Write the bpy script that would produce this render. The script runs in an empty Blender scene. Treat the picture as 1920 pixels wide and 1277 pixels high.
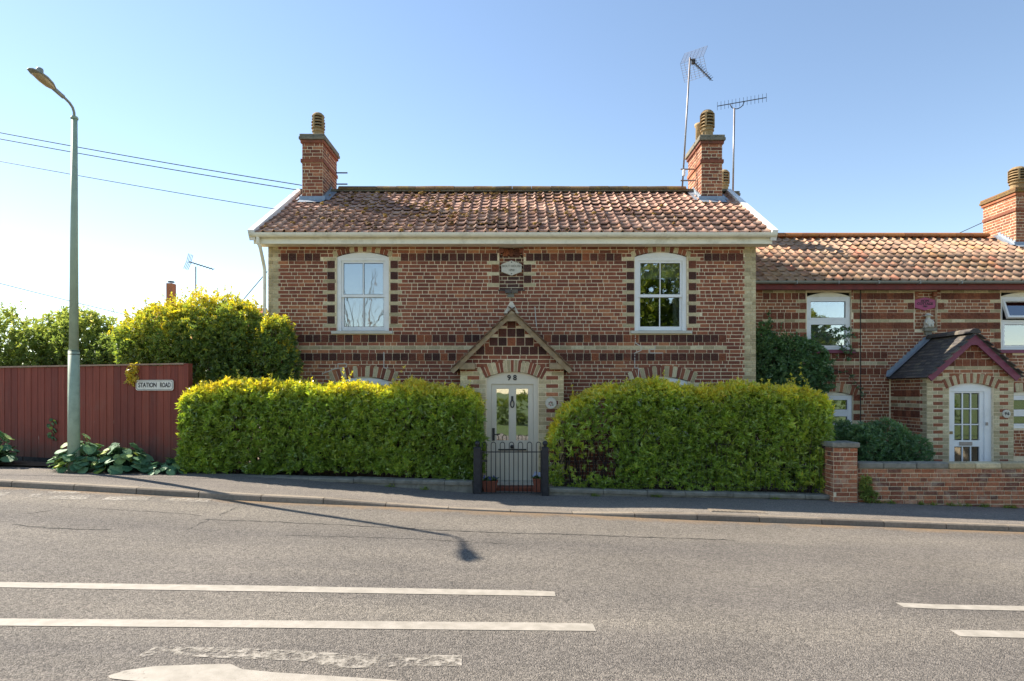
import bpy, math, random
import numpy as np
from mathutils import Vector, Matrix, Quaternion

# ------------------------------------------------------------------ camera, sky, sun
scene = bpy.context.scene
COL = scene.collection
F_PX, CX, CY, CAM_Z = 1213.0, 970.0, 735.0, 1.75       # focal length and principal point in image pixels, eye height
cam_d = bpy.data.cameras.new("camera")
cam = bpy.data.objects.new("camera", cam_d); COL.objects.link(cam)
cam.location = (0, 0, CAM_Z); cam.rotation_euler = (math.radians(90), 0, 0)
cam_d.sensor_width = 36; cam_d.lens = F_PX / 1920 * 36
cam_d.shift_x = -10 / 1920; cam_d.shift_y = 96.5 / 1920
cam_d.clip_end = 3000
scene.camera = cam

TO_SUN = Vector((-6.76, 3.2, 6.5)).normalized()
SUN_EL = math.asin(TO_SUN.z)
SUN_AZ = math.atan2(TO_SUN.x, TO_SUN.y)                # clockwise from +Y
world = bpy.data.worlds.new("World"); scene.world = world
world.use_nodes = True
wn = world.node_tree.nodes; wl = world.node_tree.links
sky = wn.new("ShaderNodeTexSky"); sky.sky_type = 'NISHITA'; sky.sun_disc = False
sky.sun_elevation = SUN_EL; sky.sun_rotation = SUN_AZ
sky.altitude = 0; sky.air_density = 1.0; sky.dust_density = 0.05; sky.ozone_density = 0.0
wn["Background"].inputs["Strength"].default_value = 0.079
wl.new(sky.outputs[0], wn["Background"].inputs[0])
sun_d = bpy.data.lights.new("sun", 'SUN'); sun_d.energy = 4.0; sun_d.angle = math.radians(0.53)
sun_d.color = (1.0, 0.91, 0.78)
sun = bpy.data.objects.new("sun", sun_d); COL.objects.link(sun)
sun.rotation_euler = (-TO_SUN).to_track_quat('-Z', 'Y').to_euler(); sun.location = TO_SUN * 40
vs = scene.view_settings
vs.view_transform = 'Standard'; vs.look = 'None'; vs.exposure = 1.52; vs.gamma = 1.0; vs.use_curve_mapping = False

# ------------------------------------------------------------------ helpers
R = random.Random(98)
NR = np.random.default_rng(98)
def X(px, Y): return (px - CX) * Y / F_PX               # image pixel positions -> metres at depth Y
def Z(py, Y): return CAM_Z - (py - CY) * Y / F_PX
WL = {}                                                 # world origin of every parent
def _parent(o, p):
    if p is not None:
        o.parent = p
        o.matrix_parent_inverse = Matrix.Translation(-WL.get(p.name, Vector((0, 0, 0))))
def tag(o, label=None, cat=None, group=None, kind=None):
    if label: o["label"] = label
    if cat: o["category"] = cat
    if group: o["group"] = group
    if kind: o["kind"] = kind
    return o
def thing(name, label, cat, loc=(0, 0, 0), group=None):
    o = bpy.data.objects.new(name, None); COL.objects.link(o)
    o.location = loc; o.empty_display_size = 0.1; WL[o.name] = Vector(loc)
    return tag(o, label, cat, group)
def place(name, mesh, parent, loc=(0, 0, 0), rot=None, scale=None):
    o = bpy.data.objects.new(name, mesh); COL.objects.link(o)
    o.location = loc
    if rot is not None: o.rotation_euler = rot
    if scale is not None: o.scale = scale
    _parent(o, parent)
    return o
def mesh_np(name, V, loops, starts, totals, mat, tint=None, smooth=False):
    me = bpy.data.meshes.new(name)
    V = np.asarray(V, np.float32)
    me.vertices.add(len(V)); me.vertices.foreach_set("co", V.ravel())
    me.loops.add(len(loops)); me.loops.foreach_set("vertex_index", np.asarray(loops, np.int32))
    me.polygons.add(len(starts))
    me.polygons.foreach_set("loop_start", np.asarray(starts, np.int32))
    me.polygons.foreach_set("loop_total", np.asarray(totals, np.int32))
    me.polygons.foreach_set("use_smooth", np.full(len(starts), bool(smooth)))
    if tint is not None:
        a = me.attributes.new("tint", 'FLOAT', 'FACE'); a.data.foreach_set("value", np.asarray(tint, np.float32))
    me.update(calc_edges=True)
    if mat: me.materials.append(mat)
    return me

class Fr:                                               # a working plane: u, v in the plane, w out of it
    def __init__(s, O, U, V, N): s.O, s.U, s.V, s.N = Vector(O), Vector(U), Vector(V), Vector(N)
    def p(s, u, v, w=0): return s.O + s.U * u + s.V * v + s.N * w
def front(Y): return Fr((0, Y, 0), (1, 0, 0), (0, 0, 1), (0, -1, 0))
def side_l(Xc): return Fr((Xc, 0, 0), (0, 1, 0), (0, 0, 1), (-1, 0, 0))      # faces -X
def side_r(Xc): return Fr((Xc, 0, 0), (0, 1, 0), (0, 0, 1), (1, 0, 0))       # faces +X
WORLD = Fr((0, 0, 0), (1, 0, 0), (0, 1, 0), (0, 0, 1))

class MB:
    def __init__(s): s.v = []; s.f = []; s.t = []
    def add(s, vs_, fs, tint=0.0):
        b = len(s.v); s.v += [tuple(q) for q in vs_]
        s.f += [tuple(b + i for i in f) for f in fs]; s.t += [tint] * len(fs)
        return s
    def box(s, x0, x1, y0, y1, z0, z1, tint=0.0, M=None):
        P = [(x, y, z) for z in (z0, z1) for y in (y0, y1) for x in (x0, x1)]
        if M is not None: P = [M @ Vector(q) for q in P]
        return s.add(P, [(0, 2, 3, 1), (4, 5, 7, 6), (0, 1, 5, 4), (2, 6, 7, 3), (0, 4, 6, 2), (1, 3, 7, 5)], tint)
    def bbox(s, x0, x1, y0, y1, z0, z1, b=0.01, tint=0.0, M=None):           # box with bevelled edges
        P = []
        for k in range(8):
            sx, sy, sz = (k & 1), (k >> 1 & 1), (k >> 2 & 1)
            c = Vector((x1 if sx else x0, y1 if sy else y0, z1 if sz else z0))
            d = Vector((-b if sx else b, -b if sy else b, -b if sz else b))
            P += [c + Vector((0, d.y, d.z)), c + Vector((d.x, 0, d.z)), c + Vector((d.x, d.y, 0))]
        if M is not None: P = [M @ q for q in P]
        i = lambda k, a: k * 3 + a
        f = [(i(0, 0), i(4, 0), i(6, 0), i(2, 0)), (i(1, 0), i(3, 0), i(7, 0), i(5, 0)),
             (i(0, 1), i(1, 1), i(5, 1), i(4, 1)), (i(2, 1), i(6, 1), i(7, 1), i(3, 1)),
             (i(0, 2), i(2, 2), i(3, 2), i(1, 2)), (i(4, 2), i(5, 2), i(7, 2), i(6, 2))]
        for k in range(0, 8): f.append((i(k, 0), i(k, 1), i(k, 2)))
        for a, c in ((0, 1), (2, 3), (4, 5), (6, 7)): f.append((i(a, 1), i(a, 2), i(c, 2), i(c, 1)))
        for a, c in ((0, 2), (1, 3), (4, 6), (5, 7)): f.append((i(a, 0), i(a, 2), i(c, 2), i(c, 0)))
        for a, c in ((0, 4), (1, 5), (2, 6), (3, 7)): f.append((i(a, 0), i(a, 1), i(c, 1), i(c, 0)))
        return s.add(P, f, tint)
    def fbox(s, fr, u0, u1, v0, v1, w0, w1, tint=0.0):
        P = [fr.p(u, v, w) for w in (w0, w1) for v in (v0, v1) for u in (u0, u1)]
        return s.add(P, [(0, 2, 3, 1), (4, 5, 7, 6), (0, 1, 5, 4), (2, 6, 7, 3), (0, 4, 6, 2), (1, 3, 7, 5)], tint)
    def prism(s, fr, poly, w0, w1, tint=0.0):
        n = len(poly)
        P = [fr.p(u, v, w0) for u, v in poly] + [fr.p(u, v, w1) for u, v in poly]
        return s.add(P, [tuple(range(n))[::-1], tuple(range(n, 2 * n))] + [(i, (i + 1) % n, n + (i + 1) % n, n + i) for i in range(n)], tint)
    def tube(s, pts, r, n=8, tint=0.0, cap=True):
        pts = [Vector(q) for q in pts]; rr = r if isinstance(r, (list, tuple)) else [r] * len(pts)
        rings = []; ref = None
        for i, q in enumerate(pts):
            d = (pts[min(i + 1, len(pts) - 1)] - pts[max(i - 1, 0)]).normalized()
            if ref is None:
                ref = d.orthogonal().normalized()
            ref = (ref - d * ref.dot(d)).normalized(); b = d.cross(ref)
            rings.append([q + (ref * math.cos(2 * math.pi * k / n) + b * math.sin(2 * math.pi * k / n)) * rr[i] for k in range(n)])
        P = [q for g in rings for q in g]
        f = [(i * n + k, i * n + (k + 1) % n, (i + 1) * n + (k + 1) % n, (i + 1) * n + k) for i in range(len(pts) - 1) for k in range(n)]
        if cap: f += [tuple(range(n))[::-1], tuple(range((len(pts) - 1) * n, len(pts) * n))]
        return s.add(P, f, tint)
    def lathe(s, c, prof, n=20, tint=0.0):                                   # prof: (radius, z)
        c = Vector(c); P = []
        for r, z in prof: P += [c + Vector((r * math.cos(2 * math.pi * k / n), r * math.sin(2 * math.pi * k / n), z)) for k in range(n)]
        f = [(i * n + k, i * n + (k + 1) % n, (i + 1) * n + (k + 1) % n, (i + 1) * n + k) for i in range(len(prof) - 1) for k in range(n)]
        f += [tuple(range(n))[::-1], tuple(range((len(prof) - 1) * n, len(prof) * n))]
        return s.add(P, f, tint)
    def brick(s, fr, u0, u1, v0, v1, w=0.0, back=-0.012, c=0.005, tint=0.0):  # chamfered face, open at the back
        P = [fr.p(a, b, w) for a, b in ((u0 + c, v0 + c), (u1 - c, v0 + c), (u1 - c, v1 - c), (u0 + c, v1 - c))]
        P += [fr.p(a, b, w - c * .8) for a, b in ((u0, v0), (u1, v0), (u1, v1), (u0, v1))]
        P += [fr.p(a, b, back) for a, b in ((u0, v0), (u1, v0), (u1, v1), (u0, v1))]
        return s.add(P, [(0, 1, 2, 3)] + [(4 + i, 4 + (i + 1) % 4, (i + 1) % 4, i) for i in range(4)]
                     + [(8 + i, 8 + (i + 1) % 4, 4 + (i + 1) % 4, 4 + i) for i in range(4)], tint)
    def mesh(s, name, mat, smooth=False):
        tot = [len(f) for f in s.f]; st = np.concatenate(([0], np.cumsum(tot)[:-1])) if tot else []
        return mesh_np(name, np.array(s.v, np.float32).reshape(-1, 3), [i for f in s.f for i in f], st, tot, mat, s.t, smooth)
    def build(s, name, mat, parent=None, smooth=False):
        o = place(name, s.mesh(name, mat, smooth), parent)
        return o

# ------------------------------------------------------------------ materials
def srgb(r, g, b):
    f = lambda c: (c / 255 / 12.92) if c <= 10 else (((c / 255) + .055) / 1.055) ** 2.4
    return (f(r), f(g), f(b), 1)
class NT:
    def __init__(s, name):
        s.m = bpy.data.materials.new(name); s.m.use_nodes = True
        s.n = s.m.node_tree.nodes; s.l = s.m.node_tree.links; s.b = s.n["Principled BSDF"]; s.out = s.n["Material Output"]
    def new(s, t, **kw):
        q = s.n.new(t)
        for k, v in kw.items(): setattr(q, k, v)
        return q
    def put(s, sock, v):
        if isinstance(v, bpy.types.NodeSocket): s.l.new(v, sock)
        else: sock.default_value = v
    def math(s, op, a, b=0.0, clamp=False):
        q = s.new("ShaderNodeMath", operation=op, use_clamp=clamp); s.put(q.inputs[0], a); s.put(q.inputs[1], b); return q.outputs[0]
    def coords(s, kind='world'):
        if kind == 'world':
            return s.new("ShaderNodeNewGeometry").outputs["Position"]
        return s.new("ShaderNodeTexCoord").outputs["Object"]
    def noise(s, scale, detail=4, rough=.6, vec=None, stretch=None, color=False):
        q = s.new("ShaderNodeTexNoise"); q.inputs["Scale"].default_value = scale
        q.inputs["Detail"].default_value = detail; q.inputs["Roughness"].default_value = rough
        v = vec or s.coords()
        if stretch:
            mp = s.new("ShaderNodeMapping"); mp.inputs["Scale"].default_value = stretch; s.l.new(v, mp.inputs["Vector"]); v = mp.outputs[0]
        s.l.new(v, q.inputs["Vector"])
        return q.outputs["Color" if color else "Fac"]
    def ramp(s, fac, stops, interp='LINEAR'):
        q = s.new("ShaderNodeValToRGB"); e = q.color_ramp; e.interpolation = interp
        while len(e.elements) < len(stops): e.elements.new(.5)
        for el, (p, c) in zip(e.elements, stops): el.position = p; el.color = c if len(c) == 4 else (*c, 1)
        s.l.new(fac, q.inputs[0]); return q.outputs[0]
    def maprange(s, v, a, b, c, d):
        q = s.new("ShaderNodeMapRange"); s.put(q.inputs[0], v)
        for i, x in enumerate((a, b, c, d)): q.inputs[i + 1].default_value = x
        return q.outputs[0]
    def mix(s, fac, a, b, mode='MIX'):
        q = s.new("ShaderNodeMix", data_type='RGBA', blend_type=mode)
        s.put(q.inputs["Factor"], fac); s.put(q.inputs[6], a); s.put(q.inputs[7], b); return q.outputs[2]
    def tint(s):
        a = s.new("ShaderNodeAttribute", attribute_name="tint"); o = s.new("ShaderNodeObjectInfo")
        return s.math('FRACT', s.math('ADD', a.outputs["Fac"], o.outputs["Random"]))
    def attr(s, name="tint"): return s.new("ShaderNodeAttribute", attribute_name=name).outputs["Fac"]
    def bump(s, h, strength=.5, dist=.01):
        q = s.new("ShaderNodeBump"); q.inputs["Strength"].default_value = strength; q.inputs["Distance"].default_value = dist
        s.l.new(h, q.inputs["Height"]); s.l.new(q.outputs[0], s.b.inputs["Normal"]); return q
    def col(s, c): s.put(s.b.inputs["Base Color"], c); return s
    def rough(s, r): s.put(s.b.inputs["Roughness"], r); return s

def plain(name, c, rough=.6, metal=0.0, var=.12, scale=6.0, bump=0.15, bscale=60, dirt=None, dirt_amt=.35, spec=.4):
    t = NT(name); n = t.noise(scale, 5)
    c = c if len(c) == 4 else (*c, 1)
    col = t.mix(t.maprange(n, .3, .7, 0, 1), tuple(x * (1 - var) for x in c[:3]) + (1,), tuple(min(1, x * (1 + var)) for x in c[:3]) + (1,))
    if dirt:
        d = t.noise(scale * .7 + 1.3, 6, .7)
        col = t.mix(t.maprange(d, .5, .75, 0, dirt_amt), col, dirt)
    t.col(col).rough(rough); t.b.inputs["Metallic"].default_value = metal; t.b.inputs["Specular IOR Level"].default_value = spec
    if bump: t.bump(t.noise(bscale, 4), bump, .004)
    return t.m
def pieces_mat(name, stops, rough=.85, mottle=.35, mscale=28, bump=.5, bscale=90, drift=.25, dscale=.7, stain=None, stain_amt=.0, stain_scale=2.5):
    """clay and stone pieces: each piece takes its own tone from a palette, with mottling, drift over the wall and stains"""
    t = NT(name); tt = t.tint()
    d = t.maprange(t.noise(dscale, 3), .3, .7, -drift, drift)
    f = t.math('ADD', tt, d, True)
    col = t.ramp(f, stops)
    m = t.noise(mscale, 6, .7)
    col = t.mix(1.0, col, t.ramp(m, [(.25, (1 - mottle,) * 3), (.75, (1 + mottle * .6,) * 3)]), 'MULTIPLY')
    if stain is not None:
        q = t.noise(stain_scale, 7, .72)
        col = t.mix(t.maprange(q, .5, .72, 0, stain_amt), col, stain)
    t.col(col).rough(rough); t.b.inputs["Specular IOR Level"].default_value = .25
    t.bump(t.noise(bscale, 5, .7), bump, .006)
    return t.m
M = {}
M['brick'] = pieces_mat('red_brick', [(0, srgb(124, 74, 60)), (.25, srgb(138, 83, 65)), (.6, srgb(150, 91, 69)), (.85, srgb(162, 100, 73)), (1, srgb(186, 124, 88))], stain=srgb(156, 112, 88), stain_amt=.35, drift=.35, dscale=.45)
M['brick2'] = pieces_mat('orange_red_brick', [(0, srgb(132, 82, 64)), (.4, srgb(150, 94, 70)), (.8, srgb(164, 104, 74)), (1, srgb(184, 124, 88))], stain=srgb(185, 150, 122), stain_amt=.35)
M['stack'] = pieces_mat('sooty_stack_brick', [(0, srgb(112, 70, 58)), (.4, srgb(146, 88, 68)), (.8, srgb(168, 104, 76)), (1, srgb(186, 126, 92))], mottle=.45, stain=srgb(74, 62, 54), stain_amt=.7, stain_scale=3.2)
M['old_brick'] = pieces_mat('weathered_brick', [(0, srgb(104, 76, 66)), (.3, srgb(146, 90, 68)), (.7, srgb(176, 110, 78)), (1, srgb(188, 132, 100))], mottle=.5, stain=srgb(186, 170, 150), stain_amt=.75, stain_scale=4.0, bump=.9)
M['buff'] = pieces_mat('buff_brick', [(0, srgb(168, 152, 118)), (.4, srgb(192, 175, 138)), (.8, srgb(208, 192, 154)), (1, srgb(220, 206, 168))], mottle=.3, stain=srgb(134, 124, 104), stain_amt=.55, stain_scale=5)
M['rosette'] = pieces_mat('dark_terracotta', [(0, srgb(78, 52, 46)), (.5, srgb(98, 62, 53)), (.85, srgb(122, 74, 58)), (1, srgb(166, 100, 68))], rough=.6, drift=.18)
M['rosette2'] = pieces_mat('terracotta', [(0, srgb(116, 70, 54)), (.5, srgb(142, 86, 64)), (1, srgb(162, 102, 74))], rough=.65)
M['mortar'] = plain('lime_mortar', srgb(234, 217, 184), .95, var=.12, scale=14, bump=.6, bscale=120, dirt=srgb(190, 166, 136), dirt_amt=.5)
M['repair'] = plain('pale_repair_mortar', srgb(206, 200, 188), .95, var=.1)
M['pantile'] = pieces_mat('clay_pantile', [(0, srgb(146, 110, 95)), (.3, srgb(168, 130, 112)), (.65, srgb(182, 144, 125)), (.9, srgb(192, 158, 137)), (1, srgb(198, 148, 118))], mottle=.3, mscale=16, stain=srgb(104, 90, 72), stain_amt=.6, stain_scale=1.7, bump=.4)
M['pantile2'] = pieces_mat('orange_buff_pantile', [(0, srgb(146, 116, 98)), (.3, srgb(168, 138, 116)), (.6, srgb(182, 152, 126)), (.85, srgb(182, 140, 114)), (1, srgb(184, 126, 102))], mottle=.3, mscale=14, drift=.1, stain=srgb(176, 140, 60), stain_amt=.5, stain_scale=1.5, bump=.4)
M['darktile'] = pieces_mat('dark_weathered_tile', [(0, srgb(76, 72, 70)), (.6, srgb(98, 92, 88)), (1, srgb(124, 114, 98))], mottle=.4, stain=srgb(120, 116, 96), stain_amt=.4, stain_scale=5)
M['porchtile'] = pieces_mat('brown_plain_tile', [(0, srgb(92, 72, 58)), (.6, srgb(118, 94, 74)), (1, srgb(146, 122, 96))], mottle=.4, stain=srgb(150, 140, 112), stain_amt=.5, stain_scale=5)
M['ridge'] = pieces_mat('mossy_ridge_tile', [(0, srgb(92, 78, 58)), (.6, srgb(120, 96, 66)), (1, srgb(140, 104, 70))], mottle=.5, stain=srgb(160, 128, 46), stain_amt=.9, stain_scale=4)
M['ridge2'] = pieces_mat('orange_ridge_tile', [(0, srgb(150, 92, 60)), (1, srgb(190, 124, 74))], mottle=.4, stain=srgb(170, 126, 46), stain_amt=.6, stain_scale=4)
M['moss'] = pieces_mat('ochre_moss', [(0, srgb(86, 64, 36)), (.5, srgb(126, 92, 44)), (1, srgb(158, 122, 52))], mottle=.6, mscale=60, bump=1.0, bscale=160)
M['pvc'] = plain('cream_painted_trim', srgb(240, 233, 212), .45, var=.05, scale=3, bump=.05, dirt=srgb(150, 138, 108), dirt_amt=.5)
M['white'] = plain('white_frame', srgb(238, 238, 236), .35, var=.03, scale=3, bump=.03, dirt=srgb(190, 188, 178), dirt_amt=.3)
M['door'] = plain('grey_green_door_paint', srgb(212, 204, 186), .4, var=.04, scale=3, bump=.05)
M['sill'] = plain('painted_sill', srgb(198, 194, 180), .6, var=.08)
M['purple'] = plain('plum_paint', srgb(128, 62, 84), .5, var=.12, scale=9)
M['crimson'] = plain('dark_red_fascia_paint', srgb(112, 36, 28), .5, var=.25, scale=5)
M['pink'] = plain('pink_plaque_paint', srgb(168, 74, 112), .5, var=.1, scale=12)
M['plaque'] = plain('white_plaque', srgb(208, 202, 186), .5, var=.1, scale=30, dirt=srgb(150, 140, 120))
M['ink'] = plain('black_lettering', (.012, .012, .014), .5, var=0)
M['fadeink'] = plain('worn_grey_lettering', srgb(112, 106, 94), .7, var=.3, scale=40)
M['iron'] = plain('black_iron', (.018, .018, .02), .45, var=.3, scale=20, spec=.5)
M['blackwood'] = plain('black_stained_timber', (.022, .021, .024), .6, var=.4, scale=15, bump=.5)
M['lead'] = plain('lead_flashing', srgb(150, 160, 170), .55, metal=.3, var=.15, scale=10)
M['steel'] = plain('galvanised_steel', srgb(146, 140, 138), .45, metal=.6, var=.15, scale=15)
M['pot'] = pieces_mat('buff_chimney_pot', [(0, srgb(156, 132, 96)), (1, srgb(182, 158, 118))], mottle=.3, mscale=14, stain=srgb(110, 84, 56), stain_amt=.6, stain_scale=5)
M['soot'] = plain('sooty_clay', (.02, .018, .016), .9, var=.3)
M['cement'] = plain('weathered_cement', srgb(124, 118, 104), .95, var=.25, scale=12, bump=.8, bscale=50, dirt=srgb(70, 66, 56), dirt_amt=.7)
M['stone'] = plain('grey_coping_stone', srgb(132, 128, 116), .95, var=.25, scale=7, bump=.8, bscale=40, dirt=srgb(76, 74, 66), dirt_amt=.7)
M['room'] = plain('dim_room_plaster', srgb(120, 116, 108), .9, var=.05)
M['blind'] = plain('cream_blind_fabric', srgb(226, 222, 206), .9, var=.05, bump=.2)
M['curtain'] = plain('pale_curtain', srgb(214, 218, 222), .9, var=.05)
M['terracotta'] = plain('terracotta_pot', srgb(140, 82, 62), .85, var=.15, scale=12)
M['post'] = plain('pale_green_column_paint', srgb(156, 172, 150), .55, var=.1, scale=4, bump=.1, dirt=srgb(96, 110, 92), dirt_amt=.5)
M['lampgrey'] = plain('grey_lamp_alloy', srgb(140, 142, 136), .5, metal=.2, var=.1)
M['lampglass'] = plain('yellowed_lamp_bowl', srgb(176, 158, 128), .25, var=.1)
M['kerb'] = pieces_mat('concrete_kerb', [(0, srgb(124, 114, 102)), (1, srgb(148, 136, 120))], mottle=.3, mscale=30, stain=srgb(96, 88, 76), stain_amt=.6, stain_scale=3)
M['cable'] = plain('black_cable', (.02, .02, .022), .5, var=0, bump=0)
M['bark'] = plain('brown_bark', srgb(104, 86, 68), .95, var=.3, scale=20, bump=1, bscale=60)
M['twig'] = plain('dark_twigs', srgb(62, 48, 44), .95, var=.3, scale=20)
M['render'] = plain('cream_render', srgb(196, 186, 168), .9, var=.06)
M['figure'] = plain('white_cast_stone', srgb(206, 200, 184), .8, var=.12, scale=25)

def glass_mat():
    t = NT('window_glass')
    g = t.new("ShaderNodeBsdfGlossy"); g.inputs["Roughness"].default_value = .015; g.inputs["Color"].default_value = (.96, .98, 1, 1)
    tr = t.new("ShaderNodeBsdfTransparent"); tr.inputs["Color"].default_value = (.86, .89, .88, 1)
    lw = t.new("ShaderNodeFresnel"); lw.inputs["IOR"].default_value = 1.9
    b = t.new("ShaderNodeBump"); b.inputs["Strength"].default_value = .05; b.inputs["Distance"].default_value = .02
    t.l.new(t.noise(2.2, 2), b.inputs["Height"]); t.l.new(b.outputs[0], g.inputs["Normal"])
    mx = t.new("ShaderNodeMixShader")
    t.l.new(t.math('MULTIPLY', lw.outputs[0], 3.2, True), mx.inputs[0]); t.l.new(tr.outputs[0], mx.inputs[1]); t.l.new(g.outputs[0], mx.inputs[2])
    t.l.new(mx.outputs[0], t.out.inputs["Surface"]); t.n.remove(t.b)
    return t.m
M['glass'] = glass_mat()

def leaf_mat(name, stops, trans=.4, gloss=.35, rough=.45, hue=.5):
    t = NT(name); c = t.ramp(t.attr(), stops)
    c = t.mix(1.0, c, t.ramp(t.noise(3.0, 3), [(.3, (.8, .8, .8)), (.7, (1.15, 1.15, 1.15))]), 'MULTIPLY')
    t.col(c).rough(rough); t.b.inputs["Specular IOR Level"].default_value = gloss
    tr = t.new("ShaderNodeBsdfTranslucent")
    hs = t.new("ShaderNodeHueSaturation"); hs.inputs["Hue"].default_value = hue; hs.inputs["Saturation"].default_value = 1.1; hs.inputs["Value"].default_value = 1.9
    t.l.new(c, hs.inputs["Color"]); t.l.new(hs.outputs[0], tr.inputs["Color"])
    mx = t.new("ShaderNodeMixShader"); mx.inputs[0].default_value = trans
    t.l.new(t.b.outputs[0], mx.inputs[1]); t.l.new(tr.outputs[0], mx.inputs[2]); t.l.new(mx.outputs[0], t.out.inputs["Surface"])
    return t.m
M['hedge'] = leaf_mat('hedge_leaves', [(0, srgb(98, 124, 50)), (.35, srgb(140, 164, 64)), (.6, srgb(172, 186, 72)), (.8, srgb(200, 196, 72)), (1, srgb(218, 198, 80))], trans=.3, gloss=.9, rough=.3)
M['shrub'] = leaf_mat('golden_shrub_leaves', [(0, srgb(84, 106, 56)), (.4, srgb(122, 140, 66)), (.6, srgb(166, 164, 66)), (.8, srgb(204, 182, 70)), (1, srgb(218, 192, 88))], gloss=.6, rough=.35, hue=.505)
M['bushleaf'] = leaf_mat('olive_bush_leaves', [(0, srgb(84, 102, 58)), (.5, srgb(122, 138, 70)), (.85, srgb(162, 166, 84)), (1, srgb(180, 170, 112))])
M['darkleaf'] = leaf_mat('dark_green_leaves', [(0, srgb(68, 98, 64)), (.6, srgb(96, 128, 78)), (1, srgb(128, 152, 88))], trans=.25, gloss=.8, rough=.35)
M['treeleaf'] = leaf_mat('tree_leaves', [(0, srgb(46, 64, 22)), (.5, srgb(84, 100, 30)), (1, srgb(150, 148, 50))])
M['bigleaf'] = leaf_mat('broad_blue_green_leaves', [(0, srgb(50, 82, 54)), (.5, srgb(78, 108, 74)), (1, srgb(120, 142, 60))], trans=.3, gloss=.5)
def obj_leaf(name):
    t = NT(name); o = t.new("ShaderNodeObjectInfo")
    c = t.ramp(o.outputs["Random"], [(0, srgb(76, 116, 80)), (.45, srgb(108, 146, 108)), (.8, srgb(126, 160, 112)), (1, srgb(168, 182, 64))])
    c = t.mix(1.0, c, t.ramp(t.noise(22, 4), [(.3, (.75, .75, .75)), (.7, (1.2, 1.2, 1.2))]), 'MULTIPLY')
    t.col(c).rough(.6); t.b.inputs['Specular IOR Level'].default_value = .3
    tr = t.new("ShaderNodeBsdfTranslucent"); t.l.new(c, tr.inputs["Color"])
    mx = t.new("ShaderNodeMixShader"); mx.inputs[0].default_value = .25
    t.l.new(t.b.outputs[0], mx.inputs[1]); t.l.new(tr.outputs[0], mx.inputs[2]); t.l.new(mx.outputs[0], t.out.inputs["Surface"])
    return t.m
M['plantleaf'] = obj_leaf('broad_plant_leaf')

def asphalt(name, lo, mid, hi, cell=75, big=.35, gut=None):
    t = NT(name); P = t.coords()
    v = t.new("ShaderNodeTexVoronoi"); v.inputs["Scale"].default_value = cell; t.l.new(P, v.inputs["Vector"])
    sep = t.new("ShaderNodeSeparateColor"); t.l.new(v.outputs["Color"], sep.inputs[0])
    v2 = t.new("ShaderNodeTexVoronoi"); v2.inputs["Scale"].default_value = cell * .45; t.l.new(P, v2.inputs["Vector"])
    s2 = t.new("ShaderNodeSeparateColor"); t.l.new(v2.outputs["Color"], s2.inputs[0])
    f = t.math('ADD', t.math('MULTIPLY', sep.outputs[0], .6), t.math('MULTIPLY', s2.outputs[0], .4))
    c = t.ramp(f, [(.15, lo), (.5, mid), (.85, hi)])
    c = t.mix(1.0, c, t.ramp(v.outputs["Distance"], [(.3, (1.06, 1.06, 1.06)), (.75, (.76, .76, .76))]), 'MULTIPLY')
    n = t.noise(.55, 6, .65); c = t.mix(1.0, c, t.ramp(n, [(.3, (1 - big * .5,) * 3), (.7, (1 + big * .4,) * 3)]), 'MULTIPLY')
    n2 = t.noise(.35, 5, .6, stretch=(.25, 2.2, 1)); c = t.mix(1.0, c, t.ramp(n2, [(.35, (.84, .84, .86)), (.65, (1.12, 1.11, 1.08))]), 'MULTIPLY')
    sp = t.noise(1.1, 3, .5); c = t.mix(t.maprange(sp, .66, .74, 0, .35), c, lo)
    if gut is not None:                                  # tyre-polished tracks along the lanes
        sy = t.new("ShaderNodeSeparateXYZ"); t.l.new(P, sy.inputs[0]); yw = t.math('ADD', sy.outputs[1], t.math('MULTIPLY', t.noise(.5, 3), .6))
        tr_ = t.math('SINE', t.math('MULTIPLY', yw, 3.7)); c = t.mix(1.0, c, t.ramp(t.maprange(tr_, -1, 1, 0, 1), [(.15, (.92, .92, .93)), (.85, (1.07, 1.065, 1.05))]), 'MULTIPLY')
    if gut is not None:                                  # grit and dust swept against the kerb
        sx = t.new("ShaderNodeSeparateXYZ"); t.l.new(P, sx.inputs[0])
        g = t.maprange(t.math('ADD', sx.outputs[1], t.math('MULTIPLY', t.noise(2.2, 5), .7)), 9.55, 9.85, 0, .75)
        c = t.mix(g, c, gut)
    t.col(c).rough(.9); t.b.inputs["Specular IOR Level"].default_value = .3
    h = t.math('ADD', t.math('MULTIPLY', v.outputs["Distance"], -1.0), t.math('MULTIPLY', s2.outputs[0], .5))
    t.bump(h, .9, .008)
    return t.m
M['road'] = asphalt('worn_asphalt', srgb(92, 87, 81), srgb(119, 113, 105), srgb(146, 138, 128), 104, .3, gut=srgb(138, 112, 80))
M['pave'] = asphalt('pavement_asphalt', srgb(110, 104, 97), srgb(134, 126, 117), srgb(156, 146, 134), 120, .3)
M['grass'] = plain('rough_grass', srgb(78, 92, 42), .95, var=.4, scale=3, bump=1, bscale=40)
M['soil'] = plain('garden_soil', srgb(88, 74, 58), .95, var=.3, scale=5, bump=1, bscale=30)
def paint_mat(name, wear0, wear1, wscale=26):
    t = NT(name); n = t.noise(wscale, 6, .75); n2 = t.noise(1.6, 4)
    f = t.math('ADD', t.math('MULTIPLY', n, .7), t.math('MULTIPLY', n2, .3))
    a = t.maprange(f, wear0, wear1, 0, 1)
    t.col(t.mix(t.maprange(t.noise(9, 5), .35, .7, 0, 1), srgb(148, 141, 129), srgb(170, 162, 150))).rough(.75)
    t.put(t.b.inputs["Alpha"], a); t.bump(t.noise(140, 3), .5, .003)
    return t.m
M['line'] = paint_mat('road_paint', .26, .36)
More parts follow.
